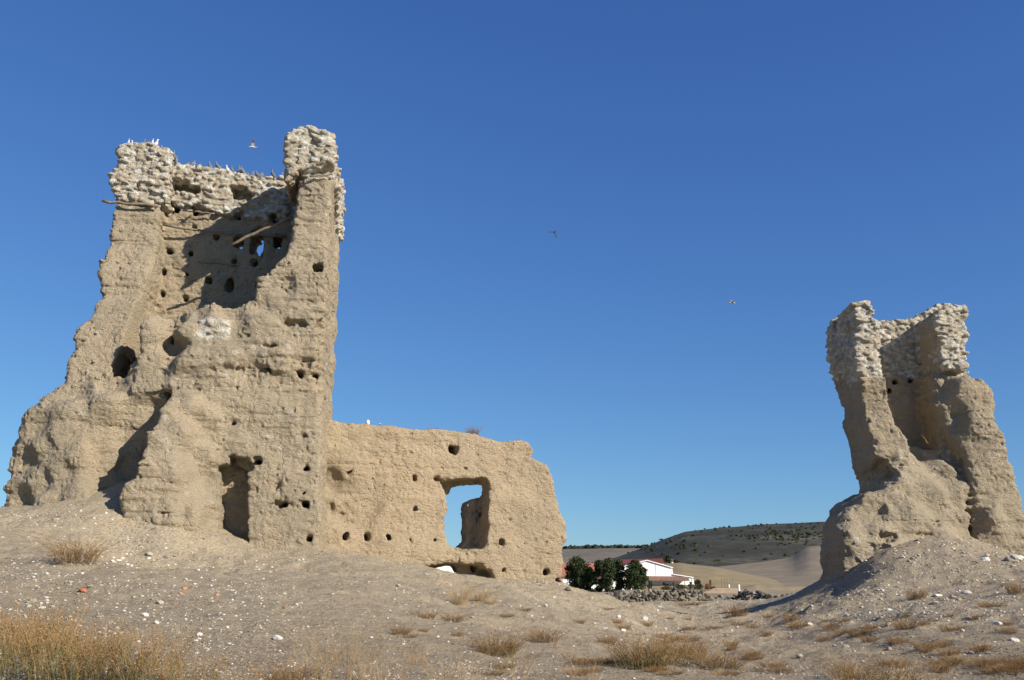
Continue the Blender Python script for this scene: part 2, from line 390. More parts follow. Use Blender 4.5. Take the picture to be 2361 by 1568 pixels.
# ------------------------------------------------------------------ ground
GC = []
def g(dx, dy, Y): p = at(dx, dy, Y); GC.append((p.x, p.y, p.z))
for q in [(0,1568,6),(300,1568,6),(600,1568,6.5),(900,1568,7),(1180,1568,8.2),(1500,1568,8.6),(1800,1568,8.8),(2361,1568,9),
          (0,1430,9.5),(0,1330,14),(0,1262,19),(0,1178,27),(240,1122,26.0),(110,1140,26.2),(330,1108,25.7),(240,1205,23.6),(100,1215,23),(220,1290,18.5),(240,1400,11.5),(500,1440,10.5),(480,1330,17),
          (520,1240,25.2),(270,1112,25.9),(305,1125,25.3),(292,1180,24.5),(288,1222,23.9),(300,1272,23.2),(420,1275,23.5),(640,1262,26),(722,1268,26),(740,1400,13.5),(740,1330,18.5),(760,1258,28.0),(900,1296,28.6),
          (1000,1318,29.0),(1060,1322,29.3),(1120,1332,29.6),(1200,1338,30.2),(1305,1352,30.8),(1400,1382,35),(1000,1400,17),(1050,1480,11),
          (1300,1420,19),(1300,1490,12.5),(1500,1390,50),(1600,1390,56),(1560,1425,36),(1600,1465,22),(1600,1515,14),
          (1760,1386,50),(1862,1362,30),(1840,1372,34),(1800,1425,25),(1900,1400,23),(2000,1480,14),(2000,1335,25.2),(1890,1352,28.6),(1935,1336,27.9),(1990,1298,27.6),(2064,1252,27.9),(2080,1280,26.6),(2200,1235,28.4),(2250,1245,28.6),(2361,1290,27.5),
          (2361,1330,24),(2361,1400,17.5),(2200,1400,19),(2361,1480,12),(2150,1340,24.5),(1950,1362,27)]: g(*q)
GC += [(-9, 33, 1.6), (-14, 33, 1.8), (-5, 34, .3), (0, 36, -.3), (-3, 33, .1), (12, 34, .9), (16, 32, .9), (4, 62, -1.5), (14, 62, -1.5), (24, 60, -1.4), (-10, 60, -1.3), (-40, 60, -1.3), (40, 60, -1.3),
       (-20, 28, 1.9), (-30, 26, 1.5), (24, 28, .3), (34, 28, 0), (0, 80, -1.7), (40, 80, -1.7), (-40, 80, -1.7), (80, 90, -1.7), (-80, 90, -1.7), (-1, 42, -1.0)]
G_ = np.array(GC)
def gq(X, Y): Yc = np.maximum(Y, 4.5); return np.stack([np.clip(X/Yc, -1.1, 1.1)*2.6, np.log(Yc)*1.5], -1)
def tps(A, B):
    r2 = ((A[:, None, :]-B[None])**2).sum(-1); return .5*r2*np.log(r2+1e-9)
_q = gq(G_[:, 0], G_[:, 1]); _n = len(_q); _A = np.zeros((_n+3, _n+3)); _A[:_n, :_n] = tps(_q, _q)+np.eye(_n)*.004
_A[:_n, _n] = 1; _A[:_n, _n+1:] = _q; _A[_n, :_n] = 1; _A[_n+1:, :_n] = _q.T
_W = np.linalg.solve(_A, np.concatenate([G_[:, 2], [0, 0, 0]]))
def ground0(X, Y):
    X = np.asarray(X, float).ravel(); Y = np.asarray(Y, float).ravel(); out = np.empty(len(X))
    for i in range(0, len(X), 40000):
        q = gq(X[i:i+40000], np.minimum(Y[i:i+40000], 88)); out[i:i+40000] = tps(q, _q)@_W[:_n]+_W[_n]+q@_W[_n+1:]
    b = np.clip((Y-70)/20, 0, 1); b = b*b*(3-2*b); out = out*(1-b)-1.75*b
    return np.clip(out, -2.2, 3.2)
def ground_z(X, Y):
    X = np.asarray(X, float).ravel(); Y = np.asarray(Y, float).ravel(); z = ground0(X, Y)
    P = np.stack([X, Y, X*0], -1); near = np.clip((110-Y)/60, 0, 1)
    amp = np.clip(Y/16, .35, 1)
    return z+near*amp*(.085*fbm(P, .8, 3, 5)+.035*fbm(P, 3.3, 3, 9))
def gz(x, y): return float(ground_z([x], [y])[0])
def ground_pt(dx, dy):
    """where the line of sight through a surveyed point meets the ground"""
    r = np.array(ray(dx, dy)); Ys = np.geomspace(4.6, 85, 500); t = Ys/r[1]
    hz = ground_z(r[0]*t, Ys); below = r[2]*t < hz; i = int(np.argmax(below)) if below.any() else 499
    return Vector((r[0]*t[i], Ys[i], hz[i]))
na, nr = 900, 760
az = np.concatenate([np.linspace(-1.25, -.60, 60)[:-1], np.linspace(-.60, .60, na), np.linspace(.60, 1.25, 60)[1:]])
rr = np.concatenate([np.linspace(.4, 4.8, 30)[:-1], np.geomspace(4.8, 90, nr), np.geomspace(90, 9000, 60)[1:]])
AZ, RR = np.meshgrid(az, rr, indexing='ij')
GX = np.tan(np.clip(AZ, -1.25, 1.25))*0+RR*np.sin(AZ); GY = RR*np.cos(AZ)-0.0
gzv = ground_z(GX, GY); nn = RR.shape
ii = np.arange(nn[0]*nn[1]).reshape(nn)
Qg = np.stack([ii[:-1, :-1], ii[1:, :-1], ii[1:, 1:], ii[:-1, 1:]], -1).reshape(-1, 4)
gm = NT('dry_ground')
def rockfield(m, sc, thr, co=None):
    v = m.vor(sc, co, out=0); cc = m.vor(sc, co, out=1); se = m.n("ShaderNodeSeparateColor"); m.l(cc, se.inputs[0])
    return m.math('MULTIPLY', m.ramp(v, [(.16, 1.), (.3, 0.)]), m.ramp(se.outputs[0], [(thr, 0.), (thr+.06, 1.)])), se.outputs[1]
a1 = gm.noise(.35, 6, .6); a2 = gm.noise(2.2, 6, .65); a3 = gm.noise(18, 6, .75)
gcol = gm.mix(gm.ramp(a1, [(.38, 0.), (.6, 1.)]), (.455, .355, .225), (.41, .33, .215))
gcol = gm.mix(gm.ramp(a2, [(.42, 0.), (.66, .85)]), gcol, (.355, .30, .215))
gcol = gm.mix(gm.ramp(gm.noise(.9, 5, .6, off=9.), [(.55, 0.), (.7, .6)]), gcol, (.53, .41, .265))
gcol = gm.mix(gm.ramp(a3, [(.32, .85), (.55, 0.)]), gcol, (.17, .14, .10))
gcol = gm.mix(gm.ramp(a3, [(.6, 0.), (.75, .5)]), gcol, (.54, .48, .38))
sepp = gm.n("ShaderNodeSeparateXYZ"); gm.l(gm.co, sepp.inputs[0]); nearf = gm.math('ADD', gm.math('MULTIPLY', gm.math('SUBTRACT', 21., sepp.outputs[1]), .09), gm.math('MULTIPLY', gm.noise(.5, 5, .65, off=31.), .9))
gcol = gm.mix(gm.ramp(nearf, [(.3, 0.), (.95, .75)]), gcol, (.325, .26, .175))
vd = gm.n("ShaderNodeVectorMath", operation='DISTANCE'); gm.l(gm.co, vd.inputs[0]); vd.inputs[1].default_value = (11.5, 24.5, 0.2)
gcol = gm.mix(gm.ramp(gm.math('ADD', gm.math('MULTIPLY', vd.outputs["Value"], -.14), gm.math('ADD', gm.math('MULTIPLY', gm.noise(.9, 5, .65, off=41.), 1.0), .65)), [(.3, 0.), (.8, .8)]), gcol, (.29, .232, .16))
fl = gm.noise(55, 3, .7, gm.map((1, .35, 1))); gcol = gm.mix(gm.ramp(fl, [(.56, 0.), (.72, .55)]), gcol, (.50, .44, .34)); gcol = gm.mix(gm.ramp(fl, [(.28, .6), (.42, 0.)]), gcol, (.13, .105, .075))
r1, b1 = rockfield(gm, 16, .82); r2, b2 = rockfield(gm, 38, .7); pt_ = gm.ramp(gm.noise(.6, 4, .6, off=20.), [(.42, .15), (.62, 1.)]); r1 = gm.math('MULTIPLY', r1, pt_); r2 = gm.math('MULTIPLY', r2, pt_)
gcol = gm.mix(gm.math('MULTIPLY', r2, .8), gcol, gm.ramp(b2, [(0., (.26, .22, .18)), (1., (.60, .56, .49))]))
gcol = gm.mix(gm.math('MULTIPLY', r1, .9), gcol, gm.ramp(b1, [(0., (.28, .24, .19)), (1., (.62, .58, .51))]))
hb = gm.math('ADD', gm.math('MULTIPLY', r1, .5), gm.math('MULTIPLY', r2, .22)); hb = gm.math('ADD', hb, a3)
gnor = gm.bump(hb, .05, 1.0)
gnor = gm.bump(a2, .12, .6, gnor)
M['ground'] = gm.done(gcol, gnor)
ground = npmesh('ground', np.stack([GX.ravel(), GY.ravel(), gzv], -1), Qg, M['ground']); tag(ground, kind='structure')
# ------------------------------------------------------------------ far land
def swath(name, mat, az0, az1, Y0, Yc, Y1, Hf, zbase=-2.2, na=160, nr=60, rough=.04, seed=0, pw=1.0, edge=.06):
    """a rolling rise between distances Y0 and Y1 with crest at Yc; Hf(u) is crest height along u = X/Y"""
    u = np.linspace(az0, az1, na); s = np.linspace(0, 1, nr); U, S = np.meshgrid(u, s, indexing='ij')
    Y = Y0+(Y1-Y0)*S; X = U*Y; c = np.array([Hf(v) for v in u])[:, None]
    q = np.where(Y < Yc, (Y-Y0)/(Yc-Y0), 1-.45*((Y-Yc)/(Y1-Yc))**1.5); q = np.clip(q, 0, 1)
    prof = np.where(Y < Yc, (q**pw)*(3-2*q**pw)*.35+q**pw*.65*q**0, q) if False else np.where(Y < Yc, np.sin(q*math.pi/2)**pw, q)
    ed = np.clip((u-az0)/((az1-az0)*edge), 0, 1)*np.clip((az1-u)/((az1-az0)*edge), 0, 1); c = zbase+(c-zbase)*(ed*ed*(3-2*ed))[:, None]
    P = np.stack([X/Yc*6, Y/Yc*6, X*0], -1)
    Z = zbase+(c-zbase)*prof*(1+rough*fbm(P, 1.3, 5, seed)*np.clip(1.2-q, .1, 1))
    idx = np.arange(na*nr).reshape(na, nr)
    Q = np.stack([idx[:-1, :-1], idx[1:, :-1], idx[1:, 1:], idx[:-1, 1:]], -1).reshape(-1, 4)
    o = npmesh(name, np.stack([X, Y, Z], -1).reshape(-1, 3), Q, mat); tag(o, kind='structure')
    return o, (X, Y, Z)
def prof5(pts, Y):
    """crest line given as surveyed (cx,cy) -> height function of X/Y at distance Y"""
    us, zs = [], []
    for cx, cy in pts: p = at(*c5(cx, cy), Y); us.append(p.x/Y); zs.append(p.z)
    return lambda v: float(np.interp(v, us, zs))
def land(name, c1, c2, sc, c3=None, row=None, t3=.6):
    m = NT(name); n1 = m.noise(sc, 6, .6); col = m.mix(m.ramp(n1, [(.4, 0.), (.6, 1.)]), c1, c2)
    if c3: col = m.mix(m.ramp(m.noise(sc*.4, 5, .62, m.map((1, 1, 6.0)), 5.), [(t3, 0.), (t3+.1, .9)]), col, c3)
    if row:
        wv = m.noise(1, 4, .6, m.map(row)); col = m.mix(m.ramp(wv, [(.45, 0.), (.65, .5)]), col, tuple(v*.8 for v in c1))
    fn = m.noise(sc*9, 5, .7, off=2.); col = m.mix(m.ramp(fn, [(.4, .55), (.6, 0.)]), col, tuple(v*.6 for v in c1))
    return m.done(col, m.bump(n1, 1.5/sc*.02))
M['field_a'] = land('olive_field', (.26, .205, .115), (.29, .22, .115), .02, (.34, .245, .10), (.02, .25, .2))
M['field_b'] = land('bare_field', (.26, .205, .135), (.215, .175, .125), .01, (.29, .235, .16))
M['scrub'] = land('scrub_hill', (.042, .042, .031), (.082, .077, .056), .012, (.155, .138, .10), (.006, .006, .25), .55)
M['far_scrub'] = land('far_hill', (.17, .145, .115), (.20, .17, .13), .006, (.14, .12, .10), (.002, .002, .06))
M['bank'] = land('eroded_bank', (.36, .27, .16), (.20, .17, .12), .25, (.45, .35, .22))
swath('far_hill', M['far_scrub'], -1.5, .7, 1500, 2400, 2800, prof5([(-12000, 250), (-5050, 280), (-4000, 330), (-900, 345), (110, 322), (500, 312), (830, 314), (2400, 330)], 2400), seed=3, pw=1.1, na=300)
hillA, (HX, HY, HZ) = swath('scrub_hill', M['scrub'], -.12, 1.4, 620, 1250, 1600, prof5([(-1500, 600), (0, 500), (300, 450), (560, 400), (830, 308), (1000, 240), (1160, 190), (1500, 152), (1800, 128), (2310, 110), (3200, 105), (4200, 150), (9000, 250)], 1250), seed=6, rough=.05, na=420, nr=110)
M['spur'] = land('grey_spur', (.105, .093, .078), (.14, .125, .105), .015, (.18, .16, .13), (.006, .006, .2), .6)
swath('hill_spur', M['spur'], .09, .36, 640, 1040, 1150, prof5([(900, 560), (1100, 470), (1250, 400), (1400, 345), (1550, 292), (1700, 255), (1800, 244), (1900, 254), (2000, 268), (2110, 292), (2180, 330), (2240, 380), (2400, 440)], 1040), seed=17, rough=.02, na=260, pw=.95)
swath('bare_field', M['field_b'], .12, 1.2, 420, 900, 1020, prof5([(1000, 500), (1300, 462), (1500, 440), (1800, 412), (2000, 388), (2080, 368), (2140, 335), (2210, 306), (2290, 298), (3200, 290), (5000, 420)], 900), seed=8, rough=.03, na=300, pw=1.35)
swath('olive_field', M['field_a'], .07, 1.0, 240, 400, 470, prof5([(700, 480), (900, 445), (1050, 440), (1120, 437), (1200, 450), (1400, 468), (1600, 510), (1900, 570), (2100, 612), (2600, 640)], 400), seed=10, rough=.015, na=240, pw=.75)
swath('brown_field', M['field_b'], .10, 1.0, 250, 520, 600, prof5([(1150, 560), (1700, 560), (1850, 560), (2300, 545), (3000, 530)], 520), seed=11, rough=.01, na=120, pw=.8)
swath('eroded_bank', M['bank'], .08, .60, 85, 96, 110, prof5([(1300, 668), (1450, 655), (1650, 640), (1760, 622), (1850, 630), (2000, 634), (2150, 622), (2330, 612), (3000, 600)], 96), zbase=-1.85, seed=14, rough=.35, na=260, nr=40)
# ------------------------------------------------------------------ left tower
FT = Frame(at(722, 1262, 26.0), 7.0)
def PX(fr, pts, ly=0.0): return [fr.px(x, y, ly) for x, y in pts]
def CT(fr, pts, ly=0.0): return [(*fr.px(x, y, ly), v) for x, y, v in pts]
HV = .038
TOPZ = {}; WTOP = {}
def left_tower():
    V = Vol(FT, (-10.3, -2.6, -.2), (.8, 5.6, 15.4), HV)
    # front wall and corner pier
    V.slab(PX(FT, [(318,745),(335,722),(370,712),(400,704),(440,700),(480,688),(505,698),(530,702),(560,690),(586,688),(588,660),(592,632),(622,625),(636,600),(660,578),(672,545),(678,500),(692,462),(700,430),(700,380),(752,380),(750,470),(747,572),(745,650),(744,730),(734,800),(728,885),(724,1000),(722,1150),(722,1400),(420,1400),(420,1000),(400,930),(396,900),(302,900),(302,846),(318,800)]),
           CT(FT, [(340,760,.30),(360,820,.25),(390,790,.75),(392,730,.8),(420,760,.0),(500,740,.1),(600,740,-.02),(700,730,.08),(430,830,-.12),(520,835,-.1),(640,830,-.1),(710,840,-.05),
                   (430,880,.12),(560,880,.15),(640,885,.1),(710,885,.1),(560,950,.0),(640,1000,.0),(710,1000,.0),(560,1100,-.1),(650,1150,-.12),(715,1150,-.05),(640,1240,-.25),(715,1250,-.2),
                   (650,650,.3),(700,650,.15),(735,650,.1),(620,670,.25),(700,560,.35),(730,500,.4),(700,480,.5),(735,420,.45),(440,700,.55),(520,712,.5),(600,700,.35),(700,700,.15)]),
           1.35, k=.13, seed=1, rough=.05)
    V.slab(PX(FT, [(380,870),(560,866),(735,858),(735,1400),(430,1400),(420,980),(400,900)]), CT(FT, [(400,900,.05),(700,900,.05),(400,1250,-.25),(700,1250,-.2)]), 4.6, k=.12, seed=2, rough=.04,
           side=[(-1, -1), (5, -1), (5, 4.5), (1.2, 5.0), (-1, 5.4)])
    # right side wall with its high front part
    zt = FT.px(700, 306, 1.2)[1]; zb = FT.px(655, 412, 3.6)[1]
    V.slab([(-1.3, -1), (-1.22, 5), (-1.05, 9), (-.95, zt+2), (-.08, zt+2), (-.06, 8), (.04, 3), (.3, -1)], .35, 4.7, k=.15, ku=.12, seed=3, rough=.04,
           side=[(.4, -1), (.45, 11), (.6, zt-2), (.5, zt-.5), (.9, zt), (2.0, zt+.1), (2.5, zt-.4), (2.7, zt-1.2), (3.3, zb+.2), (4.7, zb), (4.7, -1)])
    # crown of the pier stands proud of the earth below
    q = PX(FT, [(655,400),(657,345),(664,318),(698,299),(735,303),(762,326),(768,350),(772,400),(712,408),(690,415),(664,432)], .8)
    V.slab(q, .3, 2.4, k=.1, ku=.05, seed=4, rough=.05)
    q2 = [FT.py(770, 345, .12), ]
    V.slab([(-.5, 11.1), (-.5, zt-.6), (.08, zt-.6), (.13, 11.6), (.08, 11.2)], 1.4, 4.78, k=.08, ku=.05, seed=4, rough=.04,
           side=[(1.4, 12.0), (1.4, zt-.9), (2.6, zt-1.2), (3.3, zb), (4.8, zb-.1), (4.8, 11.2), (3.2, 11.1), (2.4, 11.6)])
    # back wall
    bt = PX(FT, [(372,382),(400,382),(430,388),(480,392),(520,398),(560,404),(600,412),(640,413),(665,412)], 3.7)
    V.slab([(bt[0][0], -1)]+bt+[(0, bt[-1][1]), (0, -1)], 3.55, 4.7, k=.12, ku=.1, seed=5, rough=.05)
    cr = PX(FT, [(372,470),(395,474),(420,478),(450,480),(520,500),(575,505),(665,508)], 3.5)
    V.slab(bt+cr[::-1], 3.36, 4.8, k=.08, ku=.03, seed=6, rough=.06)
    # left side wall, broken off on a slope that comes forward as it goes down
    xi = FT.px(376, 480, 3.0)[0]; xo = FT.px(265, 480, 3.0)[0]
    z = lambda py, ly: FT.px(250, py, ly)[1]
    bl = [FT.px(262, 830, 1.2), FT.px(290, 730, 1.7), FT.px(318, 640, 2.1), FT.px(338, 541, 2.7), (xi-.25, 11.8), (xi-.05, 12.3)]
    V.slab([(xo-.75, -1), (xo-.6, 4), (FT.px(145, 880, 1.1)[0], z(880, 1)), (FT.px(178, 775, 1.5)[0], z(775, 1.5)), (FT.px(232, 690, 2.0)[0], z(690, 2)), (xo-.1, z(600, 2.5)), (xo, 9.6), (xo, 15), (xi, 15), (xi, 10), (xi-.05, 8.5), (xi-.15, 6.8), (xi-.25, 5), (xi-.3, -1)], np.clip(.3+(V.X2-np.interp(V.Z2, [p_[1] for p_ in bl], [p_[0] for p_ in bl]))*6.5, .3, 3.6), 4.7, k=.18, ku=.08, seed=7, rough=.08,
           side=[(4.7, -1), (4.7, z(320, 3)), (2.9, z(330, 2.9)), (2.85, z(470, 2.8)), (2.75, z(560, 2.7)), (2.45, z(610, 2.4)), (2.1, z(622, 2.1)), (2.0, z(680, 2.0)), (1.7, z(700, 1.7)), (1.4, z(760, 1.4)), (1.15, z(820, 1.1)), (1.0, z(885, 1.0)), (.9, 4), (.9, -1)])
    # crown of the left corner
    V.slab(PX(FT, [(252,402),(262,398),(268,385),(270,335),(300,322),(345,320),(368,332),(374,360),(388,368),(396,400),(392,470),(360,474),(262,468),(256,440)], 2.8), 2.72, 4.85, k=.1, ku=.04, seed=8, rough=.06)
    # broad low mass on the left
    V.slab(PX(FT, [(0,1172),(12,1085),(48,955),(62,938),(90,918),(140,880),(200,862),(290,850),(310,836),(395,836),(410,1400),(-5,1400)], .7),
           CT(FT, [(20,1150,.75),(30,1050,.75),(60,980,.65),(85,1020,.42),(85,1110,.4),(130,1000,.25),(130,1090,.2),(150,892,.8),(150,935,.3),(240,872,.7),(240,925,.2),(330,860,.4),(330,885,.25),(380,880,.2),(385,905,.35),(180,1050,.05),(300,960,.5),(350,940,.6),(300,1000,.6),(340,1050,.75),(290,1080,.65),(230,1050,.35),(180,1150,-.2),(250,1130,.4),(300,1160,.5),(100,1160,.0)]),
           4.9, k=.4, ku=.06, seed=9, rough=.07, side=[(-2, -1), (6, -1), (6, 3), (4.5, 4.9), (2.4, 6.6), (-2, 7.3)])
    # buttress ridge running down towards the front
    V.slab(PX(FT, [(448,868),(415,872),(392,888),(382,930),(368,965),(352,1010),(342,1060),(334,1098),(306,1122),(296,1150),(300,1200),(310,1290),(320,1400),(560,1400),(500,1240),(498,1080),(500,960),(490,900),(475,875)], -.6),
           CT(FT, [(440,878,.15),(400,900,.0),(430,930,-.5),(395,925,-.55),(385,960,-.8),(420,1000,-1.0),(370,1030,-1.15),(400,1090,-1.25),(350,1100,-1.3),(330,1150,-1.3),(400,1200,-1.4),(330,1240,-1.3),(450,1200,-1.1),
                   (490,900,.1),(490,1000,-.1),(495,1100,-.25),(500,1200,-.35),(470,1050,-.55),(460,960,-.35)], -.5),
           1.2, k=.13, ku=.08, seed=10, rough=.06)
    # door recess
    V.slab(PX(FT, [(503,1075),(530,1072),(530,1052),(541,1052),(545,1074),(572,1080),(576,1100),(577,1300),(502,1300),(506,1180),(500,1130)]), -3, .62, k=.05, ku=.05, seed=11, rough=.015, op='cut')
    V.slab(PX(FT, [(543,1052),(575,1056),(592,1078),(580,1092),(540,1080)]), -3, .28, k=.1, ku=.12, seed=12, rough=.02, op='cut')
    # cave between the side wall and the block in front of it
    V.slab(PX(FT, [(238,862),(240,830),(252,792),(262,790),(272,815),(284,828),(294,838),(296,850),(282,866)], .3), -2, 2.6, k=.08, ku=.05, seed=13, rough=.02, op='cut')
    # cleft and hollows of the front
    for x, y, r, rz, ly in [(388,760,.10,.75,.3),(384,840,.14,.3,.1)]:
        a = FT.px(x, y, ly); V.ball((a[0], ly-.2, a[1]), (r, .55, rz), 'cut', .12)
    a = FT.px(388, 735, .3); V.ball((a[0], .15, a[1]), (.30, .5, .22), 'cut', .16)
    for x, y, r, rz, ly in [(545,745,.22,.2,0),(650,1163,.24,.06,-.15),(640,1100,.08,.26,-.2),(715,1003,.2,.06,-.05),(400,1192,.22,.07,-1.35),(600,852,.3,.04,-.05),(520,852,.3,.07,-.1),(700,840,.2,.06,-.05),(560,775,.2,.06,0),(620,800,.16,.05,0),(680,745,.22,.06,0)]:
        a = FT.px(x, y, ly); V.ball((a[0], ly-.05, a[1]), (r, .2, rz), 'cut', .14)
    # broken right edge
    for y, r in [(745,.16),(765,.14),(690,.12),(870,.16),(912,.14),(960,.12)]:
        a = FT.px(738, y, 0); V.ball((a[0]+.05, .1, a[1]), (r, .25, r*1.2), 'cut', .08)
    V.erode(1)
    V.slab(PX(FT, [(506,1076),(541,1074),(568,1082),(572,1100),(574,1300),(508,1300),(510,1180),(505,1130)]), -3, .55, k=.03, ku=.04, seed=11, rough=.012, op='cut')
    # putlog holes
    for x, y, r in [(690,863,.09),(722,863,.07),(597,1063,.10),(707,1080,.09),(703,1165,.10),(655,1166,.09),(540,976,.07),(732,615,.15),(716,1243,.07),(700,1140,.05)]:
        a = FT.px(x, y, 0); V.hole(a[0], a[1], r, -1, 1.2, r*.9)
    for x, y, r in [(390,577,.11),(437,583,.09),(497,548,.11),(540,600,.10),(587,605,.12),(378,627,.11),(432,632,.11),(480,645,.10),(595,655,.10),(375,678,.09),(425,687,.10),(450,486,.16),(403,481,.17),(551,499,.15),(632,503,.15),(640,545,.12),(447,524,.08)]:
        r *= .7; a = FT.px(x, y, 3.5); V.hole(a[0], a[1], r, 2.9, 4.4, r*1.15)
    for x, y, r in [(415,428,.24),(445,436,.15),(557,445,.28)]:
        a = FT.px(x, y, 3.4); V.hole(a[0], a[1], r, 2.9, 4.0, r*.8)
    for x, y, r, rz in [(597,568,.21,.42),(552,562,.12,.12),(642,562,.12,.14),(533,660,.10,.22),(600,542,.07,.1)]:
        a = FT.px(x, y, 3.9); V.hole(a[0], a[1], r, 2.9, 6, rz)
        if x != 597: b = FT.px(x-3, y-5, 3.5); V.hole(b[0], b[1], r*1.3, 2.9, 4.1, rz*1.4)
    for ly, py_, r in [(2.9, 440, .14), (3.3, 495, .2), (3.0, 515, .13)]:
        V.ball((.1, ly, FT.px(765, py_, ly)[1]), (.3, .2, r), 'cut', .05)
    zLc = FT.px(300, 471, 2.8)[1]; zRc = FT.px(700, 409, .4)[1]; xs = [c_[0] for c_ in cr]; zs = [c_[1] for c_ in cr]
    def crown(P):
        zc = np.interp(P[:, 0], xs, zs); zc = np.where(P[:, 0] < xi+.1, zLc, zc)
        rt = P[:, 0] > -1.5
        zc = np.where(rt & (P[:, 1] < 3.0), np.where(P[:, 0] > -.25, np.interp(P[:, 1], [.5, 1.3, 2.4, 3], [zRc, 12.1, 11.6, 11.2]), zRc), zc)
        zc = np.where((P[:, 0] > -.25) & (P[:, 1] >= 3.0), 11.2, zc)
        return P[:, 2] > zc-.02
    I, P = V.band(.4); m = crown(P); V.d[I[m, 0], I[m, 1], I[m, 2]] += .07
    V.stones(crown, 6500, .055, .135, 5, flat=.5, proud=.62, gap=1.3)
    lowreg = lambda P: (P[:, 2] < 11) & (vnoise(P, .8, 40) > .0) & (P[:, 1] < 2.6)
    V.stones(lowreg, 500, .03, .06, 8, mind=.2, flat=.8, proud=.5, bright=.35)
    a = FT.px(485, 755, -.05)
    V.stones(lambda P: (np.abs(P[:, 0]-a[0]) < .38) & (np.abs(P[:, 2]-a[1]) < .28) & (P[:, 1] < .4), 40, .09, .16, 9)
    VV, Q, st = V.mesh()
    cen = VV[Q].mean(1); cm = crown(cen)
    W = FT.world(VV); root = empty('ruined_tower', tuple(FT.o))
    TOPZ['x'], TOPZ['y'] = V.x, V.y; neg = V.d < 0; kz = neg.shape[2]-1-np.argmax(neg[:, :, ::-1], axis=2); TOPZ['z'] = V.z[kz]
    tag(root, 'tall ruined rammed earth tower on the left, two high corners topped with pale rubble', 'tower')
    for nm, mk, mat in (('rammed_earth_body', ~cm, M['earth']), ('rubble_crown', cm, M['rubble'])):
        v, f, s_ = sub(W, Q, st, mk); npmesh(nm, v, f, mat, {'st': s_}, root)
    def beam(p0, l0, p1, l1, r, sag=.0, nm='timber_beam', lab=None, n=7):
        A = FT.w1(*[FT.px(*p0, l0)[0], l0, FT.px(*p0, l0)[1]]); B = FT.w1(*[FT.px(*p1, l1)[0], l1, FT.px(*p1, l1)[1]])
        mb = MB(); pts = []; rad = []
        for i in range(n+1):
            t = i/n; p = A.lerp(B, t)+Vector((random.uniform(-1, 1)*r*.5, random.uniform(-1, 1)*r*.5, random.uniform(-1, 1)*r*.6-sag*math.sin(math.pi*t)))
            pts.append(p-FT.o); rad.append(r*random.uniform(.85, 1.15))
        mb.tube(pts, [q_*.8 for q_ in rad], 7); o = mb.build(nm, M['wood'], root, True)
        if lab: o['label'] = lab
    beam((376,519), 3.2, (662,545), 3.45, .05, .05, lab='long weathered beam lying across the shaded inner wall')
    beam((528,566), 1.6, (672,502), 1.2, .06, lab='slanting loose beam with its free end in sunlight')
    beam((236,464), 2.75, (362,473), 2.7, .055, lab='beam end jutting out left under the rubble corner')
    beam((455,603), 3.45, (545,611), 3.5, .035); beam((430,485), 3.3, (495,493), 3.35, .03)
    for x, y in [(763,543),(764,598),(765,670),(762,715)]:
        beam((x-16, y+2), 3.0, (x+8, y), 3.2, .055, nm='timber_stub', n=2)
    beam((715,408), .2, (768,401), .4, .045)
    return root
left_tower()
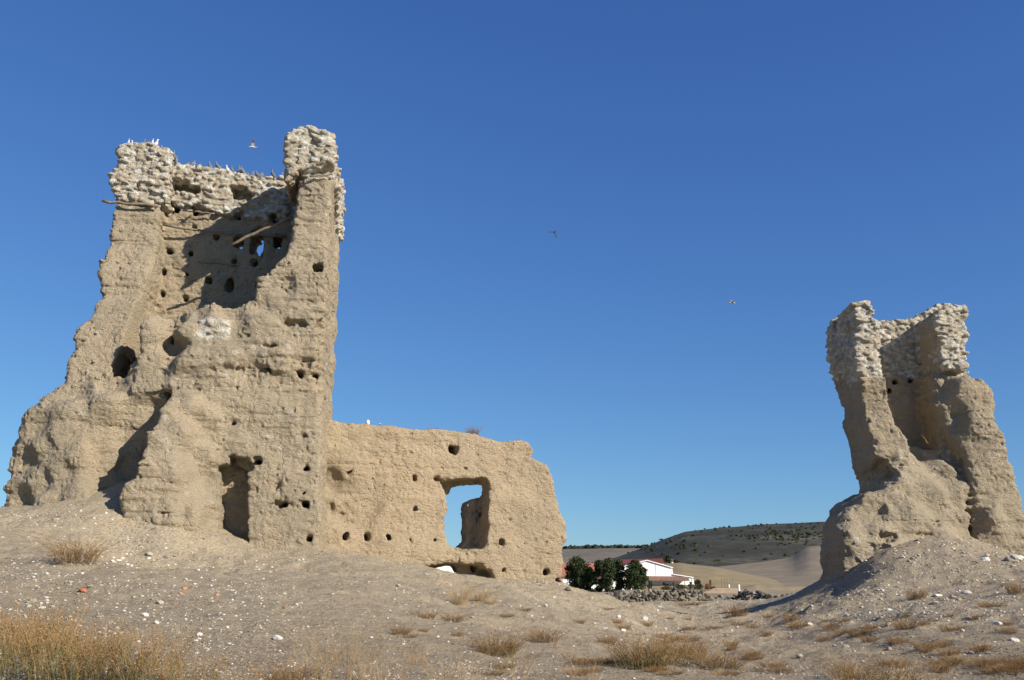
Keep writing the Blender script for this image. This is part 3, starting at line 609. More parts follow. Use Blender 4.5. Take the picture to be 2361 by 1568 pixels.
# ------------------------------------------------------------------ wall with the window opening
FW = Frame(at(736, 1255, 28.2), 20.0)
def window_wall():
    V = Vol(FW, (-.6, -1.0, -1.2), (9.0, 2.4, 5.8), .045)
    out = [(718,1420),(722,1250),(738,1200),(745,1100),(752,1000),(757,963),(800,966),(850,972),(900,981),(950,989),(1000,990),(1060,993),(1110,997),(1150,1008),(1200,1015),(1225,1022),(1234,1034),(1230,1054),(1246,1058),(1266,1070),(1280,1100),(1288,1140),(1294,1180),(1305,1210),(1306,1243),(1294,1256),(1298,1330),(1312,1352),(1316,1420)]
    V.slab(PX(FW, out), CT(FW, [(800,980,.28),(1000,1000,.25),(1200,1030,.22),(800,1080,.1),(1000,1080,.1),(1250,1100,.12),(760,1150,.06),(800,1180,.25),(845,1150,.28),(900,1200,.0),(1000,1200,.0),(1200,1200,.0),(770,1240,-.1),(900,1270,-.12),(1000,1290,-.15),(1150,1290,-.12),(1280,1290,-.12),(1060,1290,-.1),(785,1130,.3),(770,1110,.4)]),
           1.0, k=.16, seed=21, rough=.035)
    # jamb fragment standing at the back of the opening
    V.slab(PX(FW, [(1076,1156),(1090,1150),(1108,1150),(1150,1150),(1150,1290),(1060,1290),(1062,1262),(1077,1245),(1074,1200)], 1.0), .85, 1.55, k=.08, ku=.06, seed=22, rough=.03)
    win = [(1013,1104),(1030,1110),(1050,1103),(1100,1102),(1124,1104),(1130,1118),(1127,1160),(1126,1210),(1121,1250),(1112,1266),(1085,1266),(1065,1272),(1048,1268),(1035,1255),(1026,1220),(1028,1170),(1033,1140),(1030,1122)]
    V.slab(PX(FW, win), -2, .86, k=.04, ku=.10, seed=23, rough=.02, op='cut')
    V.slab(PX(FW, [(1040,1121),(1060,1119),(1096,1117),(1175,1117),(1175,1150),(1098,1152),(1082,1158),(1080,1250),(1066,1268),(1042,1264),(1028,1248),(1024,1200),(1030,1142)], .9), .8, 3, k=.04, ku=.06, seed=24, rough=.015, op='cut')
    V.slab(PX(FW, [(1085,1155),(1110,1150),(1200,1150),(1200,1290),(1060,1290),(1066,1262),(1081,1248),(1079,1200)], 1.0), .85, 1.5, k=.08, ku=.05, seed=22, rough=.02)
    a = FW.px(1097, 1189, .9); V.hole(a[0], a[1], .06, .6, 2, .09); a = FW.px(1108, 1186, .85); V.hole(a[0], a[1], .1, .6, 1.1, .12)
    # undercut at the foot
    V.slab(PX(FW, [(950,1308),(1000,1302),(1050,1294),(1100,1300),(1128,1318),(1140,1345),(1100,1400),(960,1400)]), -3, .55, k=.06, ku=.12, seed=25, rough=.03, op='cut')
    V.slab(PX(FW, [(1000,1312),(1020,1308),(1045,1301),(1062,1304),(1068,1320),(1070,1380),(990,1380)]), -3, 3, k=.06, ku=.06, seed=26, rough=.02, op='cut')
    V.erode(4, big=.04, mid=.028, strata=.02, fine=.024)
    V.slab(PX(FW, [(1041,1125),(1096,1122),(1098,1147),(1080,1156),(1073,1165),(1072,1205),(1074,1240),(1062,1260),(1046,1258),(1034,1240),(1030,1200),(1036,1150)], .9), -2, 4, k=.03, ku=.03, seed=27, rough=.012, op='cut')
    V.slab(PX(FW, [(1096,1122),(1100,1122),(1100,1147),(1096,1147)], .9), .3, 4, k=.03, ku=.03, seed=27, rough=.005, op='cut')
    for x, y, r, dp in [(1050,1034,.17,.95),(1008,1031,.06,.3),(1103,1034,.16,.22),(1198,1042,.14,.25),(805,1091,.10,.5),(910,1098,.09,.7),(958,1102,.09,.5),(866,1097,.05,.2),(797,1164,.06,.3),(843,1164,.08,.6),(905,1166,.07,.3),(958,1172,.05,.15),
                        (795,1237,.12,.8),(846,1239,.12,.8),(895,1240,.11,.7),(945,1243,.09,3),(1003,1247,.08,3),(1159,1173,.08,.25),(1155,1251,.11,.2),(1210,1252,.06,.4),(1253,1256,.05,.3),(1158,1314,.11,.8),(1207,1312,.07,.3),(1258,1320,.12,.8),(1285,1340,.10,.5),(1175,1200,.04,.1),(1008,1104,.1,.3)]:
        r *= .72; a = FW.px(x, y, 0); V.hole(a[0], a[1], r, -1, dp, r*1.15, k=.06)
        if r > .1: V.ball((a[0]+.05, -.02, a[1]), (r*1.5, .10, r*1.4), 'cut', .08)
    a = FW.px(1105, 1312, 0); V.hole(a[0], a[1], .06, -1, 3, .09)
    for x, y, r in [(758,1098,.25),(760,1170,.2),(765,1125,.3)]:
        a = FW.px(x, y, 0); V.ball((a[0], 0.0, a[1]), (r, .35, r*1.1), 'cut', .15)
    V.stones(lambda P: (P[:, 1] < .5) & (vnoise(P, 1.2, 50) > .0), 350, .025, .05, 11, mind=.16, flat=.8, proud=.5, bright=.3)
    VV, Q, st = V.mesh(); root = npmesh('ruined_wall', FW.world(VV), Q, M['earth_wall'], {'st': st*0})
    for k_, (dx_, dy_, ly_) in {'shrub': (1092, 998, .65), 'tuft': (1000, 992, .6), 'pale': (848, 972, .55), 'brown': (876, 975, .55)}.items(): lx = FW.px(dx_, dy_, ly_)[0]; WTOP[k_] = FW.w1(lx, ly_, V.top(lx, ly_)+(.08 if k_ in ('pale', 'brown') else .0))
    tag(root, 'long ochre rammed earth wall with one big window opening, joined to the left tower', 'wall')
window_wall()
# ------------------------------------------------------------------ right tower
FR = Frame(at(1978, 1330, 29.0), 0.0)
def right_tower():
    V = Vol(FR, (-1.6, -2.6, -1.4), (5.6, 3.6, 10.2), .042)
    # left wall: front end outline
    V.slab(PX(FR, [(1972,692),(1985,686),(2014,686),(2019,700),(2022,728),(2034,745),(2037,800),(2037,870),(2046,905),(2060,945),(2076,985),(2092,1010),(2110,1080),(2110,1200),(2020,1200),(2028,1120),(2016,1060),(2002,1000),(1994,930),(1990,885),(1976,850),(1974,760)]),
           CT(FR, [(2000,700,.25),(2000,760,.1),(2000,860,.05),(2015,930,.2),(2030,1000,.1),(2060,1060,.0)]), 2.75, k=.10, seed=31, rough=.035,
           side=[(-1, -2), (-1, 12), (.3, FR.px(1990, 686, .2)[1]), (1.0, FR.px(1970, 697, .8)[1]), (2.75, FR.px(1905, 752, 2.7)[1]), (2.75, -2)])
    # back wall
    top = PX(FR, [(2020,733),(2050,735),(2080,736),(2110,733),(2140,716),(2160,700)], 2.1)
    V.slab([(.2, -1)]+[(.2, top[0][1])]+top+[(top[-1][0]+1.0, top[-1][1]), (5.0, 6), (5.2, -1)], 2.0, 2.75, k=.1, ku=.06, seed=33, rough=.04)
    # right wall crown and body
    V.slab(PX(FR, [(2150,724),(2165,711),(2183,707),(2192,712),(2198,742),(2208,768),(2217,792),(2224,820),(2232,848),(2218,858),(2185,850),(2170,846),(2158,800),(2152,760)], .6),
           .5, 2.75, k=.1, ku=.05, seed=34, rough=.05)
    V.slab(PX(FR, [(2166,846),(2200,855),(2216,860),(2268,866),(2296,900),(2300,935),(2292,955),(2312,1000),(2326,1050),(2342,1100),(2356,1150),(2370,1200),(2372,1290),(2372,1420),(2245,1420),(2243,1215),(2238,1120),(2236,1060),(2200,1010),(2180,950),(2168,900)], .2),
           CT(FR, [(2180,880,.8),(2230,900,.25),(2200,960,.6),(2250,980,.05),(2230,1050,.25),(2300,1080,.1),(2250,1120,.1),(2330,1180,.1),(2280,1200,-.15),(2250,1200,.2)], .2), 2.8, k=.28, ku=.1, seed=35, rough=.07)
    # inner face of right wall runs back from the crown
    xr = FR.px(2155, 780, .6)[0]
    V.slab([(xr+.1, -1), (xr-.1, 5), (xr+.03, 7.2), (xr+.03, top[-1][1]-.75), (xr+1.0, top[-1][1]-.75), (xr+1.3, -1)], .9, 2.75, k=.2, ku=.1, seed=36, rough=.05)
    # sloping fill between the walls
    V.slab(PX(FR, [(2076,992),(2120,1002),(2160,1016),(2200,1030),(2232,1058),(2234,1120),(2232,1160),(2240,1210),(2250,1400),(1990,1400),(2020,1180),(2036,1128),(2060,1092),(2084,1060)], 0),
           CT(FR, [(2085,1000,1.3),(2150,1020,1.3),(2220,1050,1.0),(2100,1060,.2),(2200,1080,.45),(2060,1120,-.2),(2150,1150,-.2),(2220,1150,.0),(2000,1200,-.9),(2100,1220,-.7),(2220,1210,-.25),(2000,1300,-1.5),(2150,1280,-1.1)], 0), 2.7, k=.2, ku=.2, seed=37, rough=.05)
    # base lump at the left foot
    V.slab(PX(FR, [(1900,1345),(1898,1280),(1904,1225),(1914,1190),(1940,1160),(1972,1136),(2040,1128),(2090,1160),(2110,1420),(1884,1420)], .1),
           CT(FR, [(1890,1240,-.3),(1900,1320,-.2),(1930,1180,-.7),(1950,1250,-1.3),(1980,1150,-.6),(2040,1150,-.6),(2040,1250,-1.2),(1940,1320,-1.2),(2080,1200,-.8)], -1.0), .7, k=.4, ku=.15, seed=38, rough=.08)
    V.slab(PX(FR, [(1700,640),(1896,700),(1905,760),(1907,860),(1924,880),(1946,955),(1944,985),(1957,1020),(1967,1080),(1984,1112),(1980,1138),(1936,1160),(1896,1190),(1700,1260)], 2.7), 1.2, 4, k=.08, ku=.1, seed=39, rough=.02, op='cut')
    V.slab(PX(FR, [(1700,860),(1930,880),(1960,955),(1960,985),(1974,1020),(1984,1070),(2000,1100),(1996,1130),(1950,1150),(1905,1180),(1700,1260)], 1.3), -.5, 1.4, k=.1, ku=.15, seed=39, rough=.02, op='cut')
    a = FR.px(2040, 1090, .2); V.ball((a[0]-.45, -.1, a[1]+.05), (.75, .8, .38), 'cut', .25)
    a = FR.px(2238, 1160, -.2); V.ball((a[0], -.2, a[1]), (.09, .6, .9), 'cut', .12)
    for x, y, ly in [(2160,1205,-.6),(2230,1075,.2),(2060,1240,-1.2)]:
        a = FR.px(x, y, ly); V.ball((a[0], ly, a[1]), (.25, .25, .12), 'cut', .1)
    for x, y, r in [(2312,968,.16),(2302,985,.1),(2336,1060,.14),(2352,1110,.12),(2246,868,.1)]:
        a = FR.px(x, y, .4); V.ball((a[0], .5, a[1]), (r*1.3, .9, r), 'cut', .12)
    V.erode(7, big=.05, mid=.03, strata=.045, fine=.025)
    for x, y, r in [(2100,876,.12),(2065,880,.12),(2140,878,.1),(2052,900,.08)]:
        a = FR.px(x, y, 2.0); V.hole(a[0], a[1], r, 1.5, 2.5)
    zc0 = FR.px(2000, 868, 0)[1]; zcb = FR.px(2080, 866, 2.0)[1]; zcr = FR.px(2200, 855, .5)[1]
    def crown(P):
        zc = np.where(P[:, 1] > 1.8, zcb, zc0); zc = np.where(P[:, 0] < .3, np.interp(P[:, 1], [0, 2.7], [FR.px(1978, 850, 0)[1], FR.px(1908, 874, 2.7)[1]]), zc)
        zc = np.where(P[:, 0] > xr-.1, np.where(P[:, 1] > 1.3, zcb, zcr), zc); return P[:, 2] > zc
    I, P = V.band(.4); m = crown(P); V.d[I[m, 0], I[m, 1], I[m, 2]] += .08
    inner = lambda P: ~((P[:, 0] > xr-.6) & (P[:, 0] < xr+.14) & (P[:, 1] > .62) & (P[:, 1] < 1.9) & (P[:, 2] < top[2][1]+.2))
    V.stones(lambda P: crown(P) & inner(P), 5600, .055, .125, 15, flat=.5, proud=.6, gap=1.3)
    V.stones(lambda P: (P[:, 2] < 4) & (vnoise(P, 1.0, 60) > .1), 500, .03, .06, 18, mind=.18, flat=.8, proud=.5, bright=.4)
    VV, Q, st = V.mesh(); cm = crown(VV[Q].mean(1)); W = FR.world(VV)
    root = empty('ruined_tower', tuple(FR.o)); tag(root, 'smaller ruined tower on the right with an undercut left foot and twin rubble horns', 'tower')
    for nm, mk, mat in (('rammed_earth_body', ~cm, M['earth_right']), ('rubble_crown', cm, M['rubble'])):
        v, f, s_ = sub(W, Q, st, mk); npmesh(nm, v, f, mat, {'st': s_}, root)
right_tower()

# ------------------------------------------------------------------ stones
def ico_base(sub_=1):
    import bmesh
    bm = bmesh.new(); bmesh.ops.create_icosphere(bm, subdivisions=sub_+1, radius=1.0)
    v = np.array([p.co[:] for p in bm.verts]); f = np.array([[q.index for q in t.verts] for t in bm.faces]); bm.free(); return v, f
I1, F1 = ico_base(1); I0, F0 = ico_base(0)
def rock_v(base, rg, flat=.6, ang=.35):
    v = base.copy()
    for _ in range(7):                                   # chipped planes give an angular stone
        n = rg.normal(size=3); n /= np.linalg.norm(n); h = .55+.35*rg.random(); d = v@n
        m = d > h; v[m] -= np.outer(d[m]-h, n)*.9
    v += rg.normal(size=v.shape)*.03
    return v*np.array([1, .6+.4*rg.random(), flat*(.7+.6*rg.random())])
rg = np.random.default_rng(3)
ROCKS = []
for i in range(14):
    v = rock_v(I1, rg); val = .12+.75*((i*5) % 14)/13
    o = npmesh('rock', v, F1, M['stone'], {'st': np.full(len(v), val)}, smooth=False); ROCKS.append(o.data); bpy.data.objects.remove(o)
BRICKS = []
for i in range(3):
    v = rock_v(I1, rg, .5); o = npmesh('brick_fragment', v, F1, M['brick'], {'st': np.full(len(v), i/2)}, smooth=False); BRICKS.append(o.data); bpy.data.objects.remove(o)
def put_rock(p, r, label=None, group=None, data=None, name='rock', cat='rock', rot=None, stretch=1.0):
    o = bpy.data.objects.new(name, data or ROCKS[random.randrange(14)]); o.location = p+Vector((0, 0, r*.18*stretch)); o.scale = (r, r, r*stretch)
    o.rotation_euler = rot or (random.uniform(-.3, .3), random.uniform(-.3, .3), random.uniform(0, 6.3)); link(o); tag(o, label, cat, group); return o
def px2m(p, d): return d*K/FPX*p.length*.98           # size of d surveyed units at a point
def rock_at(dx, dy, wd, label, data=None, **kw):
    p = ground_pt(dx, dy); return put_rock(p, px2m(p, wd)*.5, label, kw.pop('group', 'single larger stones on the ground'), data, **kw)
for dx, dy, wd, lab, st in [
    (1427, 1428, 13, 'upright pointed pale stone, left of the two standing stones in mid ground', 1.6),
    (1487, 1429, 15, 'upright pale block, right of the two standing stones in mid ground', 1.5),
    (1311, 1362, 24, 'cream boulder lying just below the right end of the ruined wall', .9),
    (1843, 1517, 18, 'white knobbly stone alone on the right foreground flat', 1.0),
    (640, 1476, 26, 'white rounded stone in the foreground centre left', .8),
    (855, 1473, 14, 'small white stone right of the rounded white stone', .8),
    (343, 1287, 18, 'pale stone below the buttress of the left tower', .9),
    (368, 1395, 18, 'white stone in the rubble scatter on the left slope', .8),
    (335, 1420, 22, 'pair-forming white stone near the golden bushes', .7),
    (460, 1465, 20, 'white stone right of the golden foreground bushes', .8),
    (1435, 1455, 18, 'flat pale stone near the centre foreground shrubs', .6),
    (1395, 1452, 14, 'low broken stone left of centre foreground shrubs', .7),
    (1865, 1440, 16, 'light stone among tufts left of the right mound', .7),
    (2160, 1375, 24, 'large white slab fragment on the apron of the right tower', .5),
    (2230, 1370, 26, 'long flat pale slab on the right tower rubble slope', .4),
    (2300, 1440, 22, 'white stone at the far right edge of the flat', .6),
    (2340, 1478, 22, 'grey flat stone near the right edge', .6),
    (2050, 1410, 18, 'bright stone below the right tower mound', .7),
    (1700, 1448, 9, 'tiny white stone behind the round brown bush', .7)]:
    rock_at(dx, dy, wd, lab, data=ROCKS[[11, 3, 8, 12, 6][(dx) % 5]], stretch=st)
for dx, dy, wd, lab in [(192, 1365, 24, 'flat red brick fragment on the left slope'), (424, 1360, 18, 'rusty brown brick piece, upper of two below the buttress'),
    (416, 1371, 11, 'orange brick chip just under the rusty brick piece'), (655, 1407, 13, 'orange brick bit beside white pebbles at centre left'), (500, 1375, 14, 'thin red tile shard on the central slope'),
    (640, 1340, 8, 'small red chip high on the central slope')]:
    rock_at(dx, dy, wd, lab, data=BRICKS[int(dx) % 3], name='brick_fragment', cat='brick', group='brick fragments on the slope', stretch=.9)
for k_ in range(14):
    rock_at(random.uniform(2265, 2365), random.uniform(1248, 1300), random.uniform(14, 32), 'grey tumbled block heaped at the foot of the right tower column', group='blocks at the right tower foot', stretch=.8)
cnt = 0; SC = []
for dx0, dx1, dy0, dy1, n, lab, grp, w0, w1 in [
    (0, 480, 1290, 1500, 92, 'pale stone of the dense rubble scatter on the left slope', 'stones on the left slope', 6, 17),
    (480, 1350, 1290, 1520, 44, 'pale stone lying on the bare central slope', 'stones on the central slope', 5, 13),
    (1350, 1880, 1400, 1550, 28, 'small stone on the flat ground between the ruins', 'stones on the flat between the ruins', 4, 11),
    (1930, 2360, 1250, 1390, 62, 'grey stone half buried in the rubble mound of the right tower', 'stones on the right mound', 5, 15),
    (1900, 2360, 1380, 1520, 62, 'pale stone of the rubble below the right tower', 'stones below the right tower', 5, 17)]:
    for _ in range(n):
        dx = random.uniform(dx0, dx1); dy = random.uniform(dy0, dy1)
        if random.random() < .3 and SC: dx = SC[-1][0]+random.gauss(0, 22); dy = min(1560, max(dy0, SC[-1][1]+random.gauss(0, 7)))
        SC.append((dx, dy)); p = ground_pt(dx, dy); wd = w0+(w1-w0)*random.random()**2.5
        put_rock(p, px2m(p, wd)*.5, lab, grp, stretch=random.uniform(.6, 1.1))
def scatter_ground(n, fn, rg):
    """n points on the visible ground, density even in the picture of the place; fn(dx,dy) -> keep chance"""
    out = []
    while len(out) < n:
        dx = rg.uniform(-60, 2420, 20000); dy = rg.uniform(1180, 1575, 20000); kp = rg.random(20000) < fn(dx, dy); out += list(zip(dx[kp], dy[kp]))
    A = np.array(out[:n]); r = np.stack([(A[:, 0]*K-512)/FPX, CP-(340-A[:, 1]*K)/FPX*SP, (340-A[:, 1]*K)/FPX*CP+SP], -1)
    Ys = np.geomspace(4.6, 75, 150); best = np.full(len(A), np.nan)
    for Y in Ys[::1]:
        t = Y/r[:, 1]; hz = ground_z(r[:, 0]*t, np.full(len(A), Y)); m = np.isnan(best) & (r[:, 2]*t < hz); best[m] = Y
    ok = ~np.isnan(best); r = r[ok]; Y = best[ok]*(1+rg.normal(size=ok.sum())*.012); t = Y/r[:, 1]; X = r[:, 0]*t
    return np.stack([X, Y, ground_z(X, Y)], -1)
def gdens(dx, dy):
    v1 = vnoise(np.stack([dx/210, dy/45, 0*dx], -1), 1, 3); v2 = vnoise(np.stack([dx/60, dy/16, 0*dx], -1), 1, 13)
    return .08+1.1*np.maximum(0, v1+.4*v2-.05)+.22*((dx < 700) & (dy > 1280))+.38*((dx > 1930) & (dy > 1225) & (dy < 1440))
rg = np.random.default_rng(21)
Pg = scatter_ground(13000, gdens, rg); nb_ = 8; protos = [rock_v(I0, rg, .6) for _ in range(nb_)]
Vs, Fs, St = [], [], []; off = 0
dist = np.linalg.norm(Pg, axis=1); sz = dist/FPX*(.5+1.6*rg.random(len(Pg))**3.0)*.9+.004
for i in range(nb_):
    m = np.arange(len(Pg)) % nb_ == i; q = Pg[m]; a = rg.random(len(q))*6.28; c, s_ = np.cos(a), np.sin(a); v = protos[i]
    vx = v[None, :, 0]*c[:, None]-v[None, :, 1]*s_[:, None]; vy = v[None, :, 0]*s_[:, None]+v[None, :, 1]*c[:, None]; vz = np.repeat(v[None, :, 2], len(q), 0)
    W = np.stack([vx, vy, vz], -1)*sz[m][:, None, None]+q[:, None, :]; k = len(v)
    Vs.append(W.reshape(-1, 3)); Fs.append((F0[None]+(np.arange(len(q))*k)[:, None, None]+off).reshape(-1, 3)); off += len(q)*k
    St.append(np.repeat(rg.random(len(q))**1.9, k))
gr_ = npmesh('gravel', np.concatenate(Vs), np.concatenate(Fs), M['stone'], {'st': np.concatenate(St)}, smooth=False); tag(gr_, 'fine pale gravel and chips covering the dry slope', 'gravel', kind='stuff')
# straw litter
Pl = scatter_ground(11000, lambda dx, dy: .15+.7*np.maximum(0, (dy-1380)/190)+.3*np.maximum(0, vnoise(np.stack([dx/120, dy/30, 0*dx+4], -1), 1, 8)), rg)
n = len(Pl); a = rg.random(n)*6.28; L = np.clip(np.linalg.norm(Pl, axis=1)*.0042, .02, .08)*(.5+rg.random(n)*1.3); el = rg.normal(size=n)*.12+.04
D_ = np.stack([np.cos(a)*np.cos(el), np.sin(a)*np.cos(el), np.abs(np.sin(el))], -1)*L[:, None]; wv = np.stack([-np.sin(a), np.cos(a), 0*a], -1)*(np.linalg.norm(Pl, axis=1)*.00045+.0006)[:, None]
P0 = Pl+[0, 0, .008]; Vv = np.stack([P0-wv, P0+wv, P0+D_+wv*.5+[0, 0, .004], P0+D_-wv*.5+[0, 0, .004]], 1).reshape(-1, 3)
lit = npmesh('dry_litter', Vv, np.arange(n*4).reshape(-1, 4), M['straw'], {'st': np.repeat(.5+.5*rg.random(n), 4)}, smooth=False); tag(lit, 'broken straw and dry plant litter strewn over the ground', 'litter', kind='stuff')
# ------------------------------------------------------------------ plants
def plant_mesh(name, seed, n, h, spread, lean, r, twigs, leaf, stf, mat, curl=.25, segs=5):
    """n stems rising from a patch; twigs side shoots per stem; leaf = (count, size)"""
    rd = random.Random(seed); V = []; F = []; S = []
    def tube(pts, r0, r1, a):
        m = len(pts)
        for i, p in enumerate(pts):
            t = (pts[min(i+1, m-1)]-pts[max(i-1, 0)]).normalized(); u = t.cross(Vector((.3, .1, 1))).normalized(); v = t.cross(u); rr_ = r0+(r1-r0)*i/(m-1)
            for k in range(3): an = 2.094*k; V.append(p+u*rr_*math.cos(an)+v*rr_*math.sin(an)); S.append(a if not callable(a) else a(i/(m-1)))
        b = len(V)-3*m
        for i in range(m-1):
            for k in range(3): F.append((b+i*3+k, b+i*3+(k+1) % 3, b+i*3+3+(k+1) % 3, b+i*3+3+k))
    for _ in range(n):
        an = rd.random()*6.283; q = spread*math.sqrt(rd.random()); base = Vector((math.cos(an)*q, math.sin(an)*q, -.03))
        hh = h*(.35+.9*rd.random()); out = Vector((math.cos(an), math.sin(an), 0))*lean*(.3+q/spread)*hh+Vector((rd.gauss(0, .12), rd.gauss(0, .12), 0))*hh
        cv = Vector((rd.gauss(0, curl), rd.gauss(0, curl), 0))*hh; val = rd.random(); pts = []
        for i in range(segs):
            t = i/(segs-1); pts.append(base+Vector((0, 0, hh*t*(1-.12*t)))+out*t**1.4+cv*t*t*.5+Vector((rd.gauss(0, .012), rd.gauss(0, .012), 0))*hh)
        tube(pts, r, r*.35, lambda t, v_=val: stf(v_, t))
        for _k in range(twigs):
            t = .25+.7*rd.random(); i = min(segs-2, int(t*(segs-1))); p = pts[i].lerp(pts[i+1], t*(segs-1)-i); a2 = rd.random()*6.283; l2 = hh*(.10+.2*rd.random())*(1.15-t)
            d = Vector((math.cos(a2)*.75, math.sin(a2)*.75, .8)).normalized()*l2; tube([p, p+d*.5+Vector((0, 0, .05*l2)), p+d], r*.5, r*.25, stf(val, t))
            for _l in range(leaf[0]):
                c = p+d*rd.random(); a3 = rd.random()*6.283; sz = leaf[1]*(.6+.8*rd.random()); u = Vector((math.cos(a3), math.sin(a3), rd.uniform(-.2, 1))).normalized()*sz; w_ = Vector((-math.sin(a3), math.cos(a3), rd.uniform(-.5, .5))).normalized()*sz*.35
                b = len(V); V.extend([c, c+u*.5+w_, c+u, c+u*.5-w_]); S.extend([stf(rd.random(), t)]*4); F.append((b, b+1, b+2, b+3))
    return npmesh(name, np.array([v[:] for v in V]), np.array(F), mat, {'st': S}, smooth=False)
def proto(*a, **k): o = plant_mesh(*a, **k); d = o.data; bpy.data.objects.remove(o); return d
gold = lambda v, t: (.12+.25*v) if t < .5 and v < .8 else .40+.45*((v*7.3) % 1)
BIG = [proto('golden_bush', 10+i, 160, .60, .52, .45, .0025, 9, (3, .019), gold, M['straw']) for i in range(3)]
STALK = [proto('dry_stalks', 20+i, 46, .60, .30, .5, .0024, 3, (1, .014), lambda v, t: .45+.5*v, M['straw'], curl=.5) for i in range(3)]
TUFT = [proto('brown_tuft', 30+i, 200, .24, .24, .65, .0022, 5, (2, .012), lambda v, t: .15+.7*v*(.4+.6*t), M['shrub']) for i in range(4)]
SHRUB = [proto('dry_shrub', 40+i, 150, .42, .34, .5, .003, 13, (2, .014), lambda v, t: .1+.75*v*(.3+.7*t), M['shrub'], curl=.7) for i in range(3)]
TWIG = [proto('bare_twig', 60, 4, .5, .05, .6, .006, 5, (0, 0), lambda v, t: .95, M['shrub'], curl=.5)]
STRAW = [proto('straw_clump', 50+i, 260, .42, .18, .8, .0018, 0, (0, 0), lambda v, t: .75+.25*v, M['straw'], curl=.5) for i in range(2)]
def put_plant(data, p, sc, label, cat, group, sz=1.0, flat=1.0):
    o = bpy.data.objects.new(data.name.split('.')[0], data); o.location = p; o.scale = (sc, sc, sc*flat); o.rotation_euler = (0, 0, random.uniform(0, 6.28)); link(o); tag(o, label, cat, group); return o
def plant_at(kind, dx, dy, wd, hd, label, cat, group, i=0):
    """wd, hd: surveyed width and height"""
    dims = {id(BIG): (1.35, .62), id(STALK): (1.0, .55), id(TUFT): (.62, .22), id(SHRUB): (1.0, .45), id(STRAW): (.75, .36)}[id(kind)]
    p = ground_pt(dx, dy); ws = px2m(p, wd)/dims[0]; hs_ = px2m(p, hd)/dims[1]
    return put_plant(kind[i % len(kind)], p, ws, label, cat, group, flat=hs_/ws)
G1 = 'golden bushes filling the lower left corner'
for i, (dx, dy, wd, hd, lab) in enumerate([(-20, 1540, 190, 150, 'golden bush cut by the left edge of the picture'), (70, 1562, 200, 165, 'thick golden green bush second from the left corner'), (165, 1572, 200, 165, 'tall golden bush in the middle of the corner thicket'),
    (255, 1570, 190, 150, 'golden bush right of the thicket middle'), (345, 1574, 180, 125, 'thin golden bush at the right end of the thicket'), (110, 1500, 170, 95, 'golden bush at the back left of the thicket'), (230, 1510, 160, 85, 'golden bush at the back right of the thicket'), (20, 1490, 150, 85, 'golden bush behind, against the left edge'),(430, 1590, 150, 95, 'low sparse golden bush beyond the thicket, nearest the bottom edge')]):
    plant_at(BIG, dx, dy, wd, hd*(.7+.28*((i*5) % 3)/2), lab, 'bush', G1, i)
for i, (dx, dy, wd, hd, lab) in enumerate([(1490, 1541, 170, 85, 'golden green bush among the centre right shrubs'), (1575, 1534, 110, 55, 'smaller rusty golden bush right of the golden green one'), (1150, 1514, 105, 42, 'low golden bush mixed with the dark tangled centre shrub'), (2020, 1580, 190, 60, 'orange golden bush cut by the bottom edge at right')]):
    plant_at(BIG, dx, dy, wd, hd, lab, 'bush', 'golden bushes in the centre and right foreground', i+1)
for i, (dx, dy, wd, hd, lab) in enumerate([(700, 1572, 190, 105, 'reddish arching stalks at the bottom edge, left of centre'), (790, 1565, 190, 130, 'tall yellow stalks at the bottom edge near centre'), (880, 1575, 170, 90, 'loose dry stalks right of the tall yellow ones'),
    (1500, 1538, 110, 120, 'tall golden stalks growing out of the centre right shrub'), (1640, 1535, 90, 60, 'short orange stalks right of the golden ones'), (1040, 1572, 150, 70, 'short stalks at the bottom edge in the middle'), (1180, 1560, 120, 70, 'thin stalks below the dark centre shrub'), (1350, 1572, 90, 80, 'bent pale stalks at the bottom right of centre'), (1960, 1572, 170, 55, 'orange stalks at the bottom edge, right side'), (2130, 1574, 160, 45, 'low orange stalks near the lower right corner'), (560, 1575, 120, 60, 'scattered thin stalks right of the golden thicket'), (960, 1535, 90, 55, 'few thin stalks above the bottom middle')]):
    plant_at(STALK, dx, dy, wd, hd, lab, 'dry stalks', 'dry stalks in the foreground', i)
for i, (dx, dy, wd, hd, lab) in enumerate([(178, 1298, 120, 55, 'dark brown tangled shrub below the left tower mass'), (1145, 1508, 125, 55, 'dark tangled shrub in the centre foreground'), (1258, 1482, 85, 36, 'reddish low shrub right of the dark centre shrub'), (925, 1462, 55, 24, 'small dark shrub alone on the central slope'),
    (1480, 1535, 150, 66, 'wide brown green shrub under tall golden stalks'), (1580, 1520, 110, 50, 'rust coloured shrub joined to the wide brown one'), (1660, 1540, 130, 40, 'low rusty shrub spreading towards the right'), (660, 1578, 130, 50, 'purple brown tangle at the bottom edge'), (1700, 1422, 66, 30, 'round rust brown bush in the middle distance'), (1045, 1434, 60, 22, 'low reddish shrub on the slope under the window opening')]):
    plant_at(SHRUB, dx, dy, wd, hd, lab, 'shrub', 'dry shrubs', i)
for i, (dx, dy, wd, hd, lab) in enumerate([(1060, 1394, 60, 48, 'pale upright straw clump on the slope below the opening'), (1105, 1386, 60, 28, 'pale leaning straw clump right of the upright one'), (1130, 1395, 40, 20, 'small grey straw clump, rightmost below the opening')]):
    plant_at(STRAW, dx, dy, wd, hd, lab, 'grass clump', 'pale straw clumps', i)
